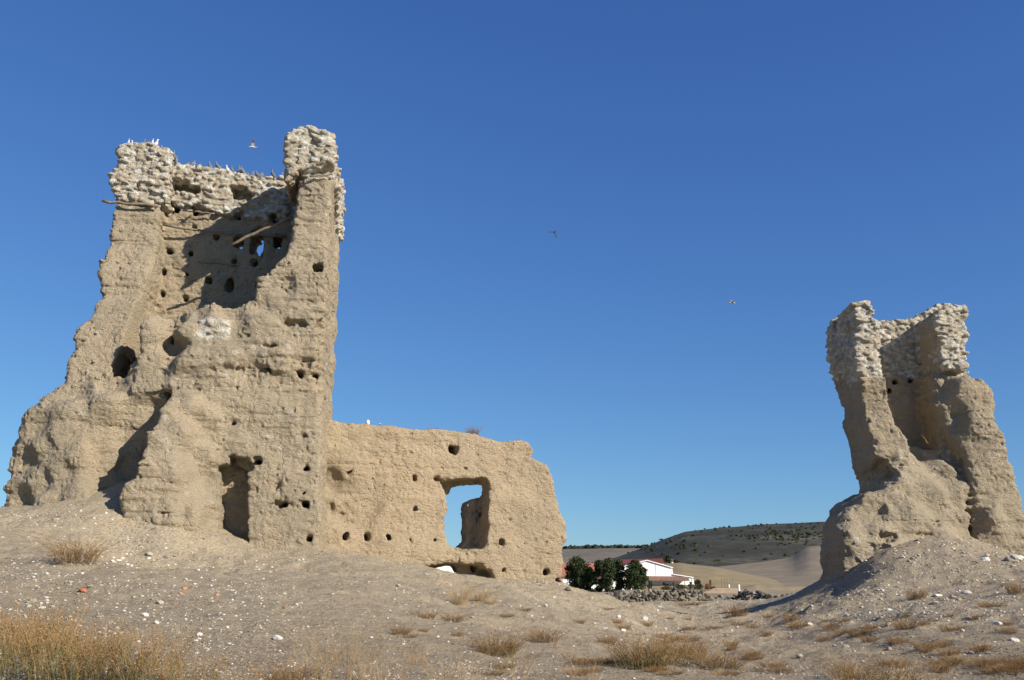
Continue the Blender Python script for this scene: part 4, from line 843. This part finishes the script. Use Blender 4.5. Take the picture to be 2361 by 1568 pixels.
for i, (dx, dy, wd, hd, lab) in enumerate([(1825, 1434, 40, 16, 'small brown tuft, left of a close pair'), (1840, 1448, 46, 16, 'wider brown tuft of a close pair'), (1436, 1452, 34, 14, 'ochre tuft behind the stalks in the middle'), (1735, 1449, 32, 12, 'pale tuft under the round rust bush'), (2115, 1380, 45, 20, 'ochre tuft on the right tower apron'),
    (2345, 1368, 40, 26, 'ochre tuft at the right edge on the mound'), (2095, 1450, 70, 22, 'wide rusty tuft below the right mound'), (2195, 1456, 50, 14, 'dark low tuft right of the wide rusty one'), (1560, 1478, 60, 16, 'flat ochre tuft above the rust coloured shrub'), (1590, 1396, 60, 8, 'thin dry tuft at the foot of the stone wall'), (985, 1424, 44, 14, 'dark low tuft left of the reddish slope shrub'), (1985, 1468, 60, 14, 'flat ochre tuft in the right middle ground'), (2285, 1400, 50, 12, 'greenish tuft at the far right')]):
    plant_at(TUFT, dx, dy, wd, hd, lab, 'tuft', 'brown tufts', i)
for _ in range(85):
    dx = random.uniform(1330, 2400) if random.random() < .85 else random.uniform(850, 1330); dy = 1405+160*random.random()**.8
    plant_at(TUFT, dx, dy, (20+34*random.random())*(.6+(dy-1400)/160), (6+9*random.random())*(.6+(dy-1400)/160), 'low rusty tuft scattered on the flat foreground right of centre', 'tuft', 'scattered low tufts', random.randrange(4))
def top_of(fr, dx, dy, ly): a = fr.px(dx, dy, ly); return fr.w1(a[0], ly, a[1])
p = WTOP['shrub']; put_plant(SHRUB[0], p, px2m(p, 38)/1.0, 'round dry shrub growing on top of the ruined wall', 'shrub', 'plants on the ruins', flat=1.5)
p = WTOP['tuft']; put_plant(TUFT[1], p, px2m(p, 20)/.6, 'small tuft on top of the ruined wall left of the shrub', 'tuft', 'plants on the ruins', flat=.7)
p = WTOP['pale']; put_rock(p, px2m(p, 13)*.5, 'pale upright stone sitting on top of the ruined wall', 'stones on the wall top', ROCKS[11], stretch=1.7)
p = WTOP['brown']; put_rock(p, px2m(p, 8)*.5, 'small brown stone on top of the wall, right of the pale one', 'stones on the wall top', ROCKS[2])
p = FR.w1(*[FR.px(2142, 1022, .9)[0], .9, FR.px(2142, 1022, .9)[1]]); put_plant(TWIG[0], p, 1.1, 'thin dry weeds on the saddle of the right tower', 'weeds', 'plants on the ruins')
p = FT.w1(*[FT.px(312, 1112, -.1)[0], -.1, FT.px(312, 1112, -.1)[1]]); put_plant(TWIG[0], p, 1.3, 'bare pale twig in the deep shadow beside the buttress', 'twig', 'plants on the ruins', flat=1.7)
p = ground_pt(1960, 1272); put_plant(SHRUB[1], p, .55, 'small brown shrub at the left foot of the right tower', 'shrub', 'plants on the ruins')
# ------------------------------------------------------------------ dry stone wall
def stone_wall():
    rg = np.random.default_rng(5); Vs, Fs, St = [], [], []; off = 0
    xs = [(1395, 1378, 1378, 45), (1440, 1366, 1392, 52), (1560, 1362, 1396, 56), (1640, 1372, 1396, 58), (1690, 1372, 1396, 58), (1715, 1362, 1394, 57), (1752, 1368, 1390, 55), (1775, 1378, 1388, 50), (1840, 1370, 1376, 46), (1878, 1364, 1369, 42)]
    for i in range(len(xs)-1):
        a, b = xs[i], xs[i+1]; A = at(a[0], a[2], a[3]); B = at(b[0], b[2], b[3]); At = at(a[0], a[1], a[3]); Bt = at(b[0], b[1], b[3]); Ln = (B-A).length; n_ = max(2, int(Ln/.25))
        for k in range(n_):
            t = (k+.5)/n_; base = A.lerp(B, t); top = At.lerp(Bt, t).z+.12*float(vnoise(np.array([base.x*.9, 0, 0.]), 1, 2)); z0 = gz(base.x, base.y)-.1; z = z0
            while z < top:
                r = .085+.10*rg.random()
                for dy in (-.22, .1):
                    if rg.random() < .3: continue
                    v = rock_v(I0, rg, .75)*r; an = rg.random()*6.28; c, s_ = math.cos(an), math.sin(an)
                    v = np.stack([v[:, 0]*c-v[:, 1]*s_, v[:, 0]*s_+v[:, 1]*c, v[:, 2]], -1)+[base.x+rg.normal()*.07, base.y+dy+rg.normal()*.08, z+r*.4+rg.normal()*.03]
                    Vs.append(v); Fs.append(F0+off); off += len(v); St.append(np.full(len(v), rg.random()**1.5*.55))
                z += r*1.25
    Fa = np.concatenate(Fs); o = npmesh('stone_wall', np.concatenate(Vs), Fa, M['wallstone'], {'st': np.concatenate(St)*1.25}, smooth=False); tag(o, 'low rough dry stone wall of rounded grey stones across the dip', 'wall')
stone_wall()
# ------------------------------------------------------------------ pines and yard plants
def tree(name, dx0, top5, base5, wd5, Y, label, cat, group, mat, seed, trunk=True, n=2600, stems=1, leafsz=.16):
    rd = np.random.default_rng(seed); T = at(*c5(dx0, top5), Y); B = at(*c5(dx0, base5), Y); H = T.z-B.z; W_ = at(*c5(dx0+wd5/2, top5), Y).x-T.x
    root = empty(name, (B.x, B.y, B.z)); tag(root, label, cat, group)
    if trunk:
        mb = MB()
        for k in range(stems):
            o = Vector((rd.normal()*.25*W_ if stems > 1 else 0, 0, 0)); mb.tube([o+Vector((0, 0, -.3)), o+Vector((rd.normal()*.1, 0, H*.4)), o+Vector((rd.normal()*.2, 0, H*.85))], [H*.022, H*.016, H*.006], 6)
            for _ in range(9):
                z = H*(.25+.6*rd.random()); a = rd.random()*6.28; mb.tube([o+Vector((0, 0, z)), o+Vector((math.cos(a)*W_*.6, math.sin(a)*W_*.6, z+H*.08))], [H*.008, H*.003], 4)
        mb.build('trunk', M['bark'], root)
    z0 = .06 if trunk else .02; nc = 60; n = int(n*2.0); leafsz *= .72; C = []
    for _ in range(nc):
        t = z0+(1-z0)*rd.random()**.85; rad = W_*math.sin(min(1, (1.02-t)/.55)*math.pi/2)*(.7+.3*min(1, (t-z0+.12)/.25)); a = rd.random()*6.28; q = rad*math.sqrt(rd.random())*.82
        C.append((math.cos(a)*q, math.sin(a)*q, H*min(t, .93), W_*(.2+.26*rd.random())))
    C = np.array(C); ci = rd.integers(0, nc, n); d = rd.normal(size=(n, 3)); d /= np.linalg.norm(d, axis=1, keepdims=True); cen = C[ci, :3]+d*C[ci, 3:4]*(.45+.6*rd.random((n, 1)))*[1, 1, .75]
    u = rd.normal(size=(n, 3)); u /= np.linalg.norm(u, axis=1, keepdims=True); v = np.cross(u, rd.normal(size=(n, 3))); v /= np.linalg.norm(v, axis=1, keepdims=True); sz = leafsz*(.6+.9*rd.random((n, 1)))
    Vt = np.stack([cen-u*sz, cen-v*sz*.5, cen+u*sz, cen+v*sz*.5], 1).reshape(-1, 3)+np.array([B.x, B.y, B.z]); stv = np.repeat(np.clip(.5+.3*rd.normal(size=nc), 0, 1)[ci]*.6+.4*rd.random(n), 4)
    npmesh('crown', Vt, np.arange(n*4).reshape(-1, 4), mat, {'st': stv}, root, smooth=False)
GP = 'pines in front of the farm buildings'
tree('pine_tree', 238, 384, 690, 250, 188, 'broad dense dark pine, leftmost, beside the end of the ruined wall', 'pine', GP, M['pine'], 1, n=5200, leafsz=.26)
tree('pine_tree', 425, 405, 690, 135, 186, 'narrow pine second from the left', 'pine', GP, M['pine'], 2, n=2600, leafsz=.24)
tree('pine_tree', 335, 470, 690, 130, 192, 'low dark pine filling the gap between the leftmost pine and the next', 'pine', GP, M['pine'], 21, n=2200, leafsz=.24)
tree('pine_tree', 512, 393, 690, 150, 183, 'tallest slim pine in the middle of the row', 'pine', GP, M['pine'], 3, n=3000, leafsz=.24)
tree('pine_tree', 598, 408, 690, 150, 186, 'slim pine right of the tallest one', 'pine', GP, M['pine'], 4, n=2600, leafsz=.24)
tree('pine_tree', 735, 415, 688, 225, 184, 'rounded pine at the right end of the row, by the white gable', 'pine', GP, M['pine'], 5, stems=2, n=4600, leafsz=.25)
M['yard'] = st_mat('yard_leaves', [(0., (.03, .035, .015)), (.5, (.075, .07, .035)), (1., (.13, .11, .06))], .8, 3, .3)
M['autumn'] = st_mat('autumn_leaves', [(0., (.14, .06, .03)), (.5, (.26, .12, .05)), (1., (.34, .20, .08))], .8, 3, .3)
M['olive'] = st_mat('blue_green_leaves', [(0., (.05, .07, .05)), (1., (.13, .16, .12))], .8, 3, .3)
GY_ = 'shrubs in the farm yard'
tree('yard_shrub', 1272, 578, 668, 95, 150, 'olive brown shrub right of the white lean-to', 'shrub', GY_, M['yard'], 6, False, 900, leafsz=.12)
tree('yard_shrub', 1350, 615, 672, 55, 145, 'orange leaved low shrub in the yard', 'shrub', GY_, M['autumn'], 7, False, 500, leafsz=.1)
tree('young_tree', 1380, 575, 668, 30, 148, 'thin young tree with reddish leaves in the yard', 'tree', GY_, M['autumn'], 8, True, 260, leafsz=.09)
tree('yard_shrub', 1405, 640, 680, 60, 140, 'blue green shrub beside the orange shrub', 'shrub', GY_, M['olive'], 9, False, 500, leafsz=.1)
tree('yard_shrub', 858, 588, 672, 50, 150, 'dark brown shrub below the porch left end', 'shrub', GY_, M['yard'], 10, False, 500, leafsz=.1)
tree('yard_shrub', 1120, 632, 676, 170, 146, 'long low green hedge like shrub behind the stone wall', 'shrub', GY_, M['yard'], 11, False, 1500, leafsz=.1)
tree('yard_shrub', 1000, 636, 676, 110, 147, 'low dark shrub left of the long hedge like one', 'shrub', GY_, M['yard'], 14, False, 900, leafsz=.1)
tree('yard_shrub', 1208, 596, 672, 50, 152, 'thin bush against the white lean-to corner', 'shrub', GY_, M['yard'], 15, False, 400, leafsz=.1)
tree('round_tree', 1012, 370, 442, 70, 395, 'small round tree by the far white cottage', 'tree', 'trees by the far cottage', M['pine'], 12, True, 900, leafsz=.4)
tree('far_bush', 1085, 402, 438, 55, 392, 'low bush right of the far white cottage', 'bush', 'trees by the far cottage', M['yard'], 13, False, 500, leafsz=.35)
tree('far_bush', 960, 405, 442, 70, 392, 'low bush left of the far white cottage', 'bush', 'trees by the far cottage', M['yard'], 16, False, 500, leafsz=.35)
# ------------------------------------------------------------------ farm buildings
def P5(cx, cy, Y): return at(*c5(cx, cy), Y)
def wall_poly(mb, pts, depth):
    """upright slab from a front outline (world points at one depth) to a depth behind"""
    n = len(pts); vs = list(pts)+[p+Vector((0, depth, 0)) for p in pts]
    mb.add(vs, [tuple(range(n))[::-1], tuple(range(n, 2*n))]+[(i, (i+1) % n, n+(i+1) % n, n+i) for i in range(n)])
def opening(root, name, x0, y0, x1, y1, Y, mat, frame=True, label=None):
    a = P5(x0, y0, Y); b = P5(x1, y1, Y); c = (a+b)/2; w_, h_ = abs(b.x-a.x), abs(a.z-b.z); mb = MB(); mb.box(Vector((c.x, Y-.03, c.z))-root.location, (w_, .1, h_)); o = mb.build(name, mat, root)
    if frame:
        f = MB()
        for dx, dz, sx, sz_ in ((-w_/2, 0, .12, h_+.12), (w_/2, 0, .12, h_+.12), (0, h_/2, w_, .12)): f.box(Vector((c.x+dx, Y-.06, c.z+dz))-root.location, (sx, .12, sz_))
        f.build('frame', M['grey'], o)
    if label: o['label'] = label
    return o
YW = 250.0; B0 = P5(835, 676, YW).z
r_ = empty('warehouse', (P5(835, 676, YW).x, YW, B0)); tag(r_, 'white gabled farm warehouse with a porch, right of the pines', 'warehouse')
L_ = lambda cx, cy, Y=YW, b=False: (lambda p: Vector((p.x, Y, B0 if b else p.z))-r_.location)(P5(cx, cy, Y))
mb = MB(); wall_poly(mb, [L_(610, 0, b=True), L_(1050, 0, b=True), L_(1050, 482), L_(832, 420), L_(610, 482)], 22); mb.build('gable_wall', M['white'], r_)
mb = MB(); e = .35
for a, b in ((L_(832, 414), L_(1054, 477)), (L_(606, 477), L_(832, 414))):
    vs = [a+Vector((0, -e, 0)), b+Vector((0, -e, 0)), b+Vector((0, 22.4, 0)), a+Vector((0, 22.4, 0))]; mb.add(vs+[v+Vector((0, 0, .22)) for v in vs], [(0, 1, 2, 3)[::-1], (4, 5, 6, 7), (0, 1, 5, 4), (1, 2, 6, 5), (2, 3, 7, 6), (3, 0, 4, 7)])
mb.build('roof', M['white'], r_)
mb = MB(); wall_poly(mb, [L_(1051, 0, b=True), L_(1228, 0, b=True), L_(1228, 565), L_(1051, 537)], 18); mb.build('lean_to_wall', M['white'], r_)
mb = MB(); a, b = L_(1050, 533), L_(1232, 561); vs = [a+Vector((0, -.3, 0)), b+Vector((0, -.3, 0)), b+Vector((0, 18.3, 0)), a+Vector((0, 18.3, 0))]; mb.add(vs+[v+Vector((0, 0, .2)) for v in vs], [(0, 1, 2, 3)[::-1], (4, 5, 6, 7), (0, 1, 5, 4), (1, 2, 6, 5), (2, 3, 7, 6), (3, 0, 4, 7)]); mb.build('lean_to_roof', M['white'], r_)
mb = MB(); a, b = L_(836, 550), L_(1178, 554); vs = [a, b, b+Vector((0, -3.2, -1.0)), a+Vector((0, -3.2, -1.0))]; mb.add(vs+[v+Vector((0, 0, .15)) for v in vs], [(0, 1, 2, 3)[::-1], (4, 5, 6, 7), (0, 1, 5, 4), (1, 2, 6, 5), (2, 3, 7, 6), (3, 0, 4, 7)]); mb.build('porch_roof', M['porch'], r_)
for cx in (845, 960, 1070, 1155):
    q = L_(cx, 600, YW-3.0); mb = MB(); h_ = P5(836, 570, YW-3).z-B0; mb.box((q.x, -3.0, h_/2), (.14, .14, h_)); mb.build('porch_post', M['porch'], r_)
opening(r_, 'door', 842, 580, 876, 676, YW, M['porch'], label='brown wooden door'); opening(r_, 'door', 962, 600, 990, 676, YW, M['darkglass']); opening(r_, 'door_leaf', 992, 612, 1020, 676, YW, M['darkglass'], False); opening(r_, 'window', 1056, 600, 1070, 622, YW, M['darkglass'])
opening(r_, 'drainpipe', 907, 448, 911, 540, YW, M['tile'], False); q = opening(r_, 'drainpipe', 1233, 560, 1237, 676, YW-.3, M['grey'], False)
YB = 300.0; b_ = empty('long_barn', (P5(770, 470, YB).x, YB, -1.75)); tag(b_, 'long barn with a dark red roof behind the white warehouse', 'barn')
LB = lambda cx, cy, Y=YB, z=None: (lambda p: Vector((p.x, Y, p.z if z is None else z))-b_.location)(P5(cx, cy, Y))
mb = MB(); wall_poly(mb, [LB(560, 0, z=-1.75), LB(972, 0, z=-1.75), LB(972, 438), LB(560, 450)], 16); mb.build('wall', M['white'], b_)
mb = MB(); a, b = LB(556, 442), LB(976, 430); a2, b2 = LB(600, 404, YB+8), LB(966, 393, YB+8); vs = [a+Vector((0, -.5, 0)), b+Vector((0, -.5, 0)), b2, a2, a+Vector((0, 17, 0)), b+Vector((0, 17, 0))]; mb.add(vs+[v-Vector((0, 0, .25)) for v in vs], [(0, 1, 2, 3), (3, 2, 5, 4), (0, 6, 7, 1), (1, 7, 8, 2), (2, 8, 11, 5), (4, 10, 9, 3), (3, 9, 6, 0), (4, 5, 11, 10)]); mb.build('roof', M['redroof'], b_)
YC = 225.0; c_ = empty('brick_shed', (P5(240, 560, YC).x, YC, -1.75)); tag(c_, 'shed with a brick red tiled roof and white wall behind the left pines', 'shed')
LC = lambda cx, cy, Y=YC, z=None: (lambda p: Vector((p.x, Y, p.z if z is None else z))-c_.location)(P5(cx, cy, Y))
mb = MB(); wall_poly(mb, [LC(-60, 0, z=-1.75), LC(760, 0, z=-1.75), LC(760, 560), LC(-60, 560)], 12); mb.build('wall', M['white'], c_)
mb = MB(); a, b = LC(-70, 545), LC(640, 545); a2, b2 = LC(-66, 434, YC+7), LC(405, 434, YC+7); vs = [a+Vector((0, -.6, 0)), b+Vector((0, -.6, 0)), b2, a2, a+Vector((0, 13, 0)), b+Vector((0, 13, 0))]; mb.add(vs+[v-Vector((0, 0, .25)) for v in vs], [(0, 1, 2, 3), (3, 2, 5, 4), (0, 6, 7, 1), (1, 7, 8, 2), (2, 8, 11, 5), (4, 10, 9, 3), (3, 9, 6, 0), (4, 5, 11, 10)]); mb.build('roof', M['tile'], c_)
YD = 400.0; d_ = empty('cottage', (P5(1050, 437, YD).x, YD, P5(1050, 445, YD).z)); tag(d_, 'tiny white cottage far off under the dark hill', 'cottage')
LD = lambda cx, cy: (lambda p: Vector((p.x, YD, p.z))-d_.location)(P5(cx, cy, YD))
mb = MB(); wall_poly(mb, [LD(960, 455), LD(1080, 455), LD(1080, 430), LD(1042, 408), LD(1030, 420), LD(960, 426)], 10); mb.build('wall', M['white'], d_)
mb = MB(); a, b = LD(1040, 405), LD(1084, 429); vs = [a+Vector((0, -.4, 0)), b+Vector((0, -.4, 0)), b+Vector((0, 10.5, 0)), a+Vector((0, 10.5, 0))]; mb.add(vs+[v+Vector((0, 0, .3)) for v in vs], [(0, 1, 2, 3)[::-1], (4, 5, 6, 7), (0, 1, 5, 4), (1, 2, 6, 5), (2, 3, 7, 6), (3, 0, 4, 7)]); mb.build('roof', M['tile'], d_)
# the white shed seen low through the foot of the ruined wall
YE = 210.0; z_ = -1.75; A_ = at(1022, 1322, YE); e_ = empty('white_shed', (A_.x, YE, z_)); tag(e_, 'small white gabled shed seen through the hole at the foot of the ruined wall', 'shed')
LE = lambda dx, dy, z=None: (lambda p: Vector((p.x, YE, p.z if z is None else z))-e_.location)(at(dx, dy, YE))
mb = MB(); wall_poly(mb, [LE(990, 0, z_), LE(1118, 0, z_), LE(1118, 1308), LE(1046, 1299), LE(990, 1312)], 12); mb.build('wall', M['white'], e_)
mb = MB()
for a, b in ((LE(1046, 1298.5), LE(1120, 1307.5)), (LE(988, 1311.5), LE(1046, 1298.5))):
    vs = [a+Vector((0, -.3, 0)), b+Vector((0, -.3, 0)), b+Vector((0, 12.3, 0)), a+Vector((0, 12.3, 0))]; mb.add(vs+[v+Vector((0, 0, .15)) for v in vs], [(0, 1, 2, 3)[::-1], (4, 5, 6, 7), (0, 1, 5, 4), (1, 2, 6, 5), (2, 3, 7, 6), (3, 0, 4, 7)])
mb.build('roof', M['white'], e_)
# posts, planks and a fence in the yard
def post(cx, top, base, Y, w_, label, mat=M['grey'], name='post'):
    a, b = P5(cx, top, Y), P5(cx, base, Y); mb = MB(); h_ = a.z-b.z; mb.tube([(0, 0, 0), (0, 0, h_)], w_/2, 8); mb.tube([(0, 0, h_), (0, 0, h_+w_*.6)], [w_*.62, w_*.3], 8); o = mb.build(name, mat, loc=b); tag(o, label, 'post', 'posts in the yard'); return o
post(1625, 628, 692, 66, .13, 'white metal post standing just behind the stone wall', M['white']); post(1538, 626, 655, 120, .2, 'short white post left of the tall one', M['white']); post(1571, 606, 656, 120, .14, 'thin pale pole behind the white posts')
for k in range(5):
    a = P5(1478+k*24, 655, 118); mb = MB(); mb.tube([(0, 0, -.2), (0, 0, 1.2)], .035, 6); o = mb.build('fence_post', M['wood'], loc=a); tag(o, 'thin wire fence post in the yard left of the white posts', 'fence post', 'wire fence posts')
pl = empty('plank_pile', tuple(P5(1505, 694, 80))); tag(pl, 'stack of orange planks lying behind the stone wall', 'planks')
for k in range(4):
    mb = MB(); mb.box((-.1+.05*k, .1*k, .06+.10*k), (3.6-.5*k, .28, .07), .02*k); mb.build('plank', M['orange'], pl)
# ------------------------------------------------------------------ far scrub and woods (uncountable)
rg = np.random.default_rng(77); Vs, Fs, St = [], [], []; off = 0
fx, fy, fz = HX.ravel(), HY.ravel(), HZ.ravel()
def blob(c, r, st_):
    global off
    v = I0*(1+rg.normal(size=(len(I0), 1))*.18)*[r, r, r*.75]+c; Vs.append(v); Fs.append(F0+off); off += len(v); St.append(np.full(len(v), st_))
idx = rg.integers(0, len(fx), 75000); ty = fy[idx]*CP+fz[idx]*SP; sx = (512+FPX*fx[idx]/ty)/K; sy = (340-FPX*(fz[idx]*CP-fy[idx]*SP)/ty)/K
cx_ = (sx*1.7348-2200)/.4659; cy_ = (sy*1.7348-2050)/.4659; pr = .03+0*cx_
for a, b, c, d, e in ((2000, 185, 260, 28, .5), (2200, 230, 160, 35, .5), (1800, 210, 180, 20, .35), (1210, 290, 90, 38, .6), (1000, 330, 160, 30, .2), (950, 270, 120, 30, .25), (1650, 240, 120, 15, .2), (2600, 200, 500, 40, .4)):
    pr += e*np.exp(-((cx_-a)/c)**2-((cy_-b)/d)**2)
pr *= np.clip(.6+1.6*vnoise(np.stack([cx_/45, cy_/9, 0*cx_], -1), 1, 6), 0, 2); keep = (rg.random(len(idx)) < pr*1.0) & (fy[idx] < 1290)
for i in idx[keep]: blob([fx[i]+rg.uniform(-4, 4), fy[i], fz[i]+.4], rg.uniform(.8, 2.2), rg.random()*.9)
sc_ = npmesh('hill_scrub', np.concatenate(Vs), np.concatenate(Fs), M['bushes'], {'st': np.concatenate(St)}, smooth=False); tag(sc_, 'dark scrub bushes dotting the big hill', 'scrub', kind='stuff')
Vs, Fs, St = [], [], []; off = 0; pf = prof5([(-12000, 250), (-5050, 280), (-4000, 330), (-900, 345), (110, 322), (500, 312), (830, 314), (2400, 330)], 2400)
for _ in range(900):
    cx = rg.uniform(-2500, 860)
    if vnoise(np.array([cx*.013, 0, 0.]), 1, 2) < -.45: continue
    p = P5(cx, 310, 2390); blob([p.x, 2380+rg.uniform(-30, 20), pf(p.x/2400)+rg.uniform(0, 5)], rg.uniform(4, 8), rg.random()*.7)
wd_ = npmesh('distant_wood', np.concatenate(Vs), np.concatenate(Fs), M['bushes'], {'st': np.concatenate(St)}, smooth=False); tag(wd_, 'thin dark line of trees on the far hill crest', 'wood', kind='stuff')
# ------------------------------------------------------------------ birds
def pigeon_parts(mat, headmat):
    """perched pigeon facing +x: one body mesh, with tail and head"""
    mb = MB(); prof = [(-.20, .045, .010), (-.13, .058, .030), (-.06, .085, .055), (.02, .11, .068), (.08, .135, .058), (.115, .17, .036), (.13, .205, .030), (.155, .225, .030), (.18, .222, .016), (.205, .215, .004)]
    N = 8; vs = []
    for x, z, r in prof:
        for k in range(N): a = 2*math.pi*k/N; vs.append((x-math.sin(a)*r*.25, math.cos(a)*r*.85, z+math.sin(a)*r))
    mb.add(vs, [(i*N+k, i*N+(k+1) % N, (i+1)*N+(k+1) % N, (i+1)*N+k) for i in range(len(prof)-1) for k in range(N)]+[tuple(range(N)), tuple((len(prof)-1)*N+k for k in range(N))])
    mb.box((-.20, 0, .04), (.12, .05, .014)); mb.tube([(.02, .02, .06), (.03, .02, 0)], .006, 4); mb.tube([(.02, -.02, .06), (.03, -.02, 0)], .006, 4)
    o = mb.build('pigeon', mat, smooth=True); d = o.data; bpy.data.objects.remove(o); return d
PG, PW = pigeon_parts(M['bgrey'], M['bgrey']), pigeon_parts(M['bwhite'], M['bwhite'])
def topz(lx, ly):
    i = int(np.clip(round((lx-TOPZ['x'][0])/HV), 1, len(TOPZ['x'])-2)); j = int(np.clip(round((ly-TOPZ['y'][0])/HV), 1, len(TOPZ['y'])-2)); return float(TOPZ['z'][i, j])
def pigeon(dx, dy, ly, data, label, group):
    lx = FT.px(dx, dy, ly)[0]; z = topz(lx, ly); o = bpy.data.objects.new('pigeon', data); o.location = FT.w1(lx, ly, z-.01); s_ = random.uniform(.85, 1.05)*.95; o.scale = (s_,)*3; o.rotation_euler = (0, -random.uniform(.35, .7), random.choice([0, math.pi])+random.gauss(0, .8)); link(o); tag(o, label, 'pigeon', group)
for i, (dx, dy) in enumerate([(298, 318), (305, 317), (352, 326), (362, 331)]):
    pigeon(dx, dy, 3.0+.1*(i % 2), PW, ['white pigeon at the very left on the left corner top', 'white pigeon second from left on the left corner top', 'white pigeon nearer the right side of the left corner top', 'white pigeon at the right edge of the left corner top'][i], 'white pigeons on the left corner')
for dx in (322, 335, 344, 373): pigeon(dx, 330, 3.3, PG, 'grey pigeon sitting on the top of the left rubble corner', 'grey pigeons on the left corner')
for dx in (388, 447, 523): pigeon(dx, 390, 3.6, PW, {388: 'white pigeon in the angle right of the left corner', 447: 'white pigeon on the back wall crest, left half', 523: 'white pigeon on the back wall crest near its middle'}[dx], 'white pigeons on the back wall')
x_ = 396
while x_ < 652:
    pigeon(x_, 398, random.choice([3.45, 3.6, 3.8, 4.1]), PG, 'grey pigeon in the row along the crest of the back wall', 'grey pigeons on the back wall'); x_ += random.choice([5, 7, 8, 12, 16])
def flyer(dx, dy, Y, span, mat, wa, rz, roll, label, pitch=0.0):
    p = at(dx, dy, Y); r = empty('flying_bird', tuple(p), rz); r.rotation_euler = (roll, pitch, rz); tag(r, label, 'bird', 'birds in flight')
    mb = MB(); L = span*.5; prof = [(-.5, .02), (-.3, .05), (-.05, .10), (.15, .095), (.28, .06), (.36, .065), (.42, .045), (.5, .008)]; N = 8; vs = []
    for x, q in prof:
        for k in range(N): a = 2*math.pi*k/N; vs.append((x*L, math.cos(a)*q*L*1.1, math.sin(a)*q*L))
    mb.add(vs, [(i*N+k, i*N+(k+1) % N, (i+1)*N+(k+1) % N, (i+1)*N+k) for i in range(len(prof)-1) for k in range(N)]); mb.build('body', mat[0], r, True)
    mb = MB(); mb.add([(-.45*L, -.03*L, 0), (-.45*L, .03*L, 0), (-.75*L, .12*L, 0), (-.75*L, -.12*L, 0), (-.45*L, -.03*L, .01), (-.45*L, .03*L, .01), (-.75*L, .12*L, .008), (-.75*L, -.12*L, .008)], [(0, 1, 2, 3), (7, 6, 5, 4), (0, 3, 7, 4), (1, 5, 6, 2), (2, 6, 7, 3)]); mb.build('tail', mat[1], r)
    for sd, an in ((1, wa[0]), (-1, wa[1])):
        mb = MB(); c, s_ = math.cos(an), math.sin(an); c2, s2 = math.cos(an*.6-.15), math.sin(an*.6-.15); h = span*.5
        pts = []
        for (u, ch0, ch1) in ((.04, .14, -.16), (.25, .17, -.15), (.5, .20, -.12), (.75, .12, -.12), (1., -.06, -.13)):
            y, z = (u*c*h, u*s_*h) if u <= .5 else (.5*c*h+(u-.5)*c2*h, .5*s_*h+(u-.5)*s2*h); pts.append((ch0*h, sd*y, z)); pts.append((ch1*h, sd*y, z))
        m = len(pts); mb.add(pts+[(a, b, q+.012) for a, b, q in pts], [(2*i, 2*i+1, 2*i+3, 2*i+2) for i in range(4)]+[(m+2*i, m+2*i+2, m+2*i+3, m+2*i+1) for i in range(4)]+[(2*i, 2*i+2, m+2*i+2, m+2*i) for i in range(4)]+[(2*i+1, m+2*i+1, m+2*i+3, 2*i+3) for i in range(4)]+[(m-2, m-1, 2*m-1, 2*m-2)])
        mb.build('wing', mat[1], r)
flyer(583, 339, 27, .52, (M['bwhite'], M['bbrown']), (.9, .75), math.pi+.25, .25, 'pale brown and white bird flying above the left tower back wall')
flyer(1279, 535, 33, .52, (M['bgrey'], M['bgrey']), (-.1, -1.2), math.pi/2+.2, .1, 'bird with one wing down and pale tip in the open sky centre')
flyer(1688, 698, 36, .55, (M['bwhite'], M['bgrey']), (.7, .25), .15, .3, 'grey and white bird flying low in the sky towards the right tower')
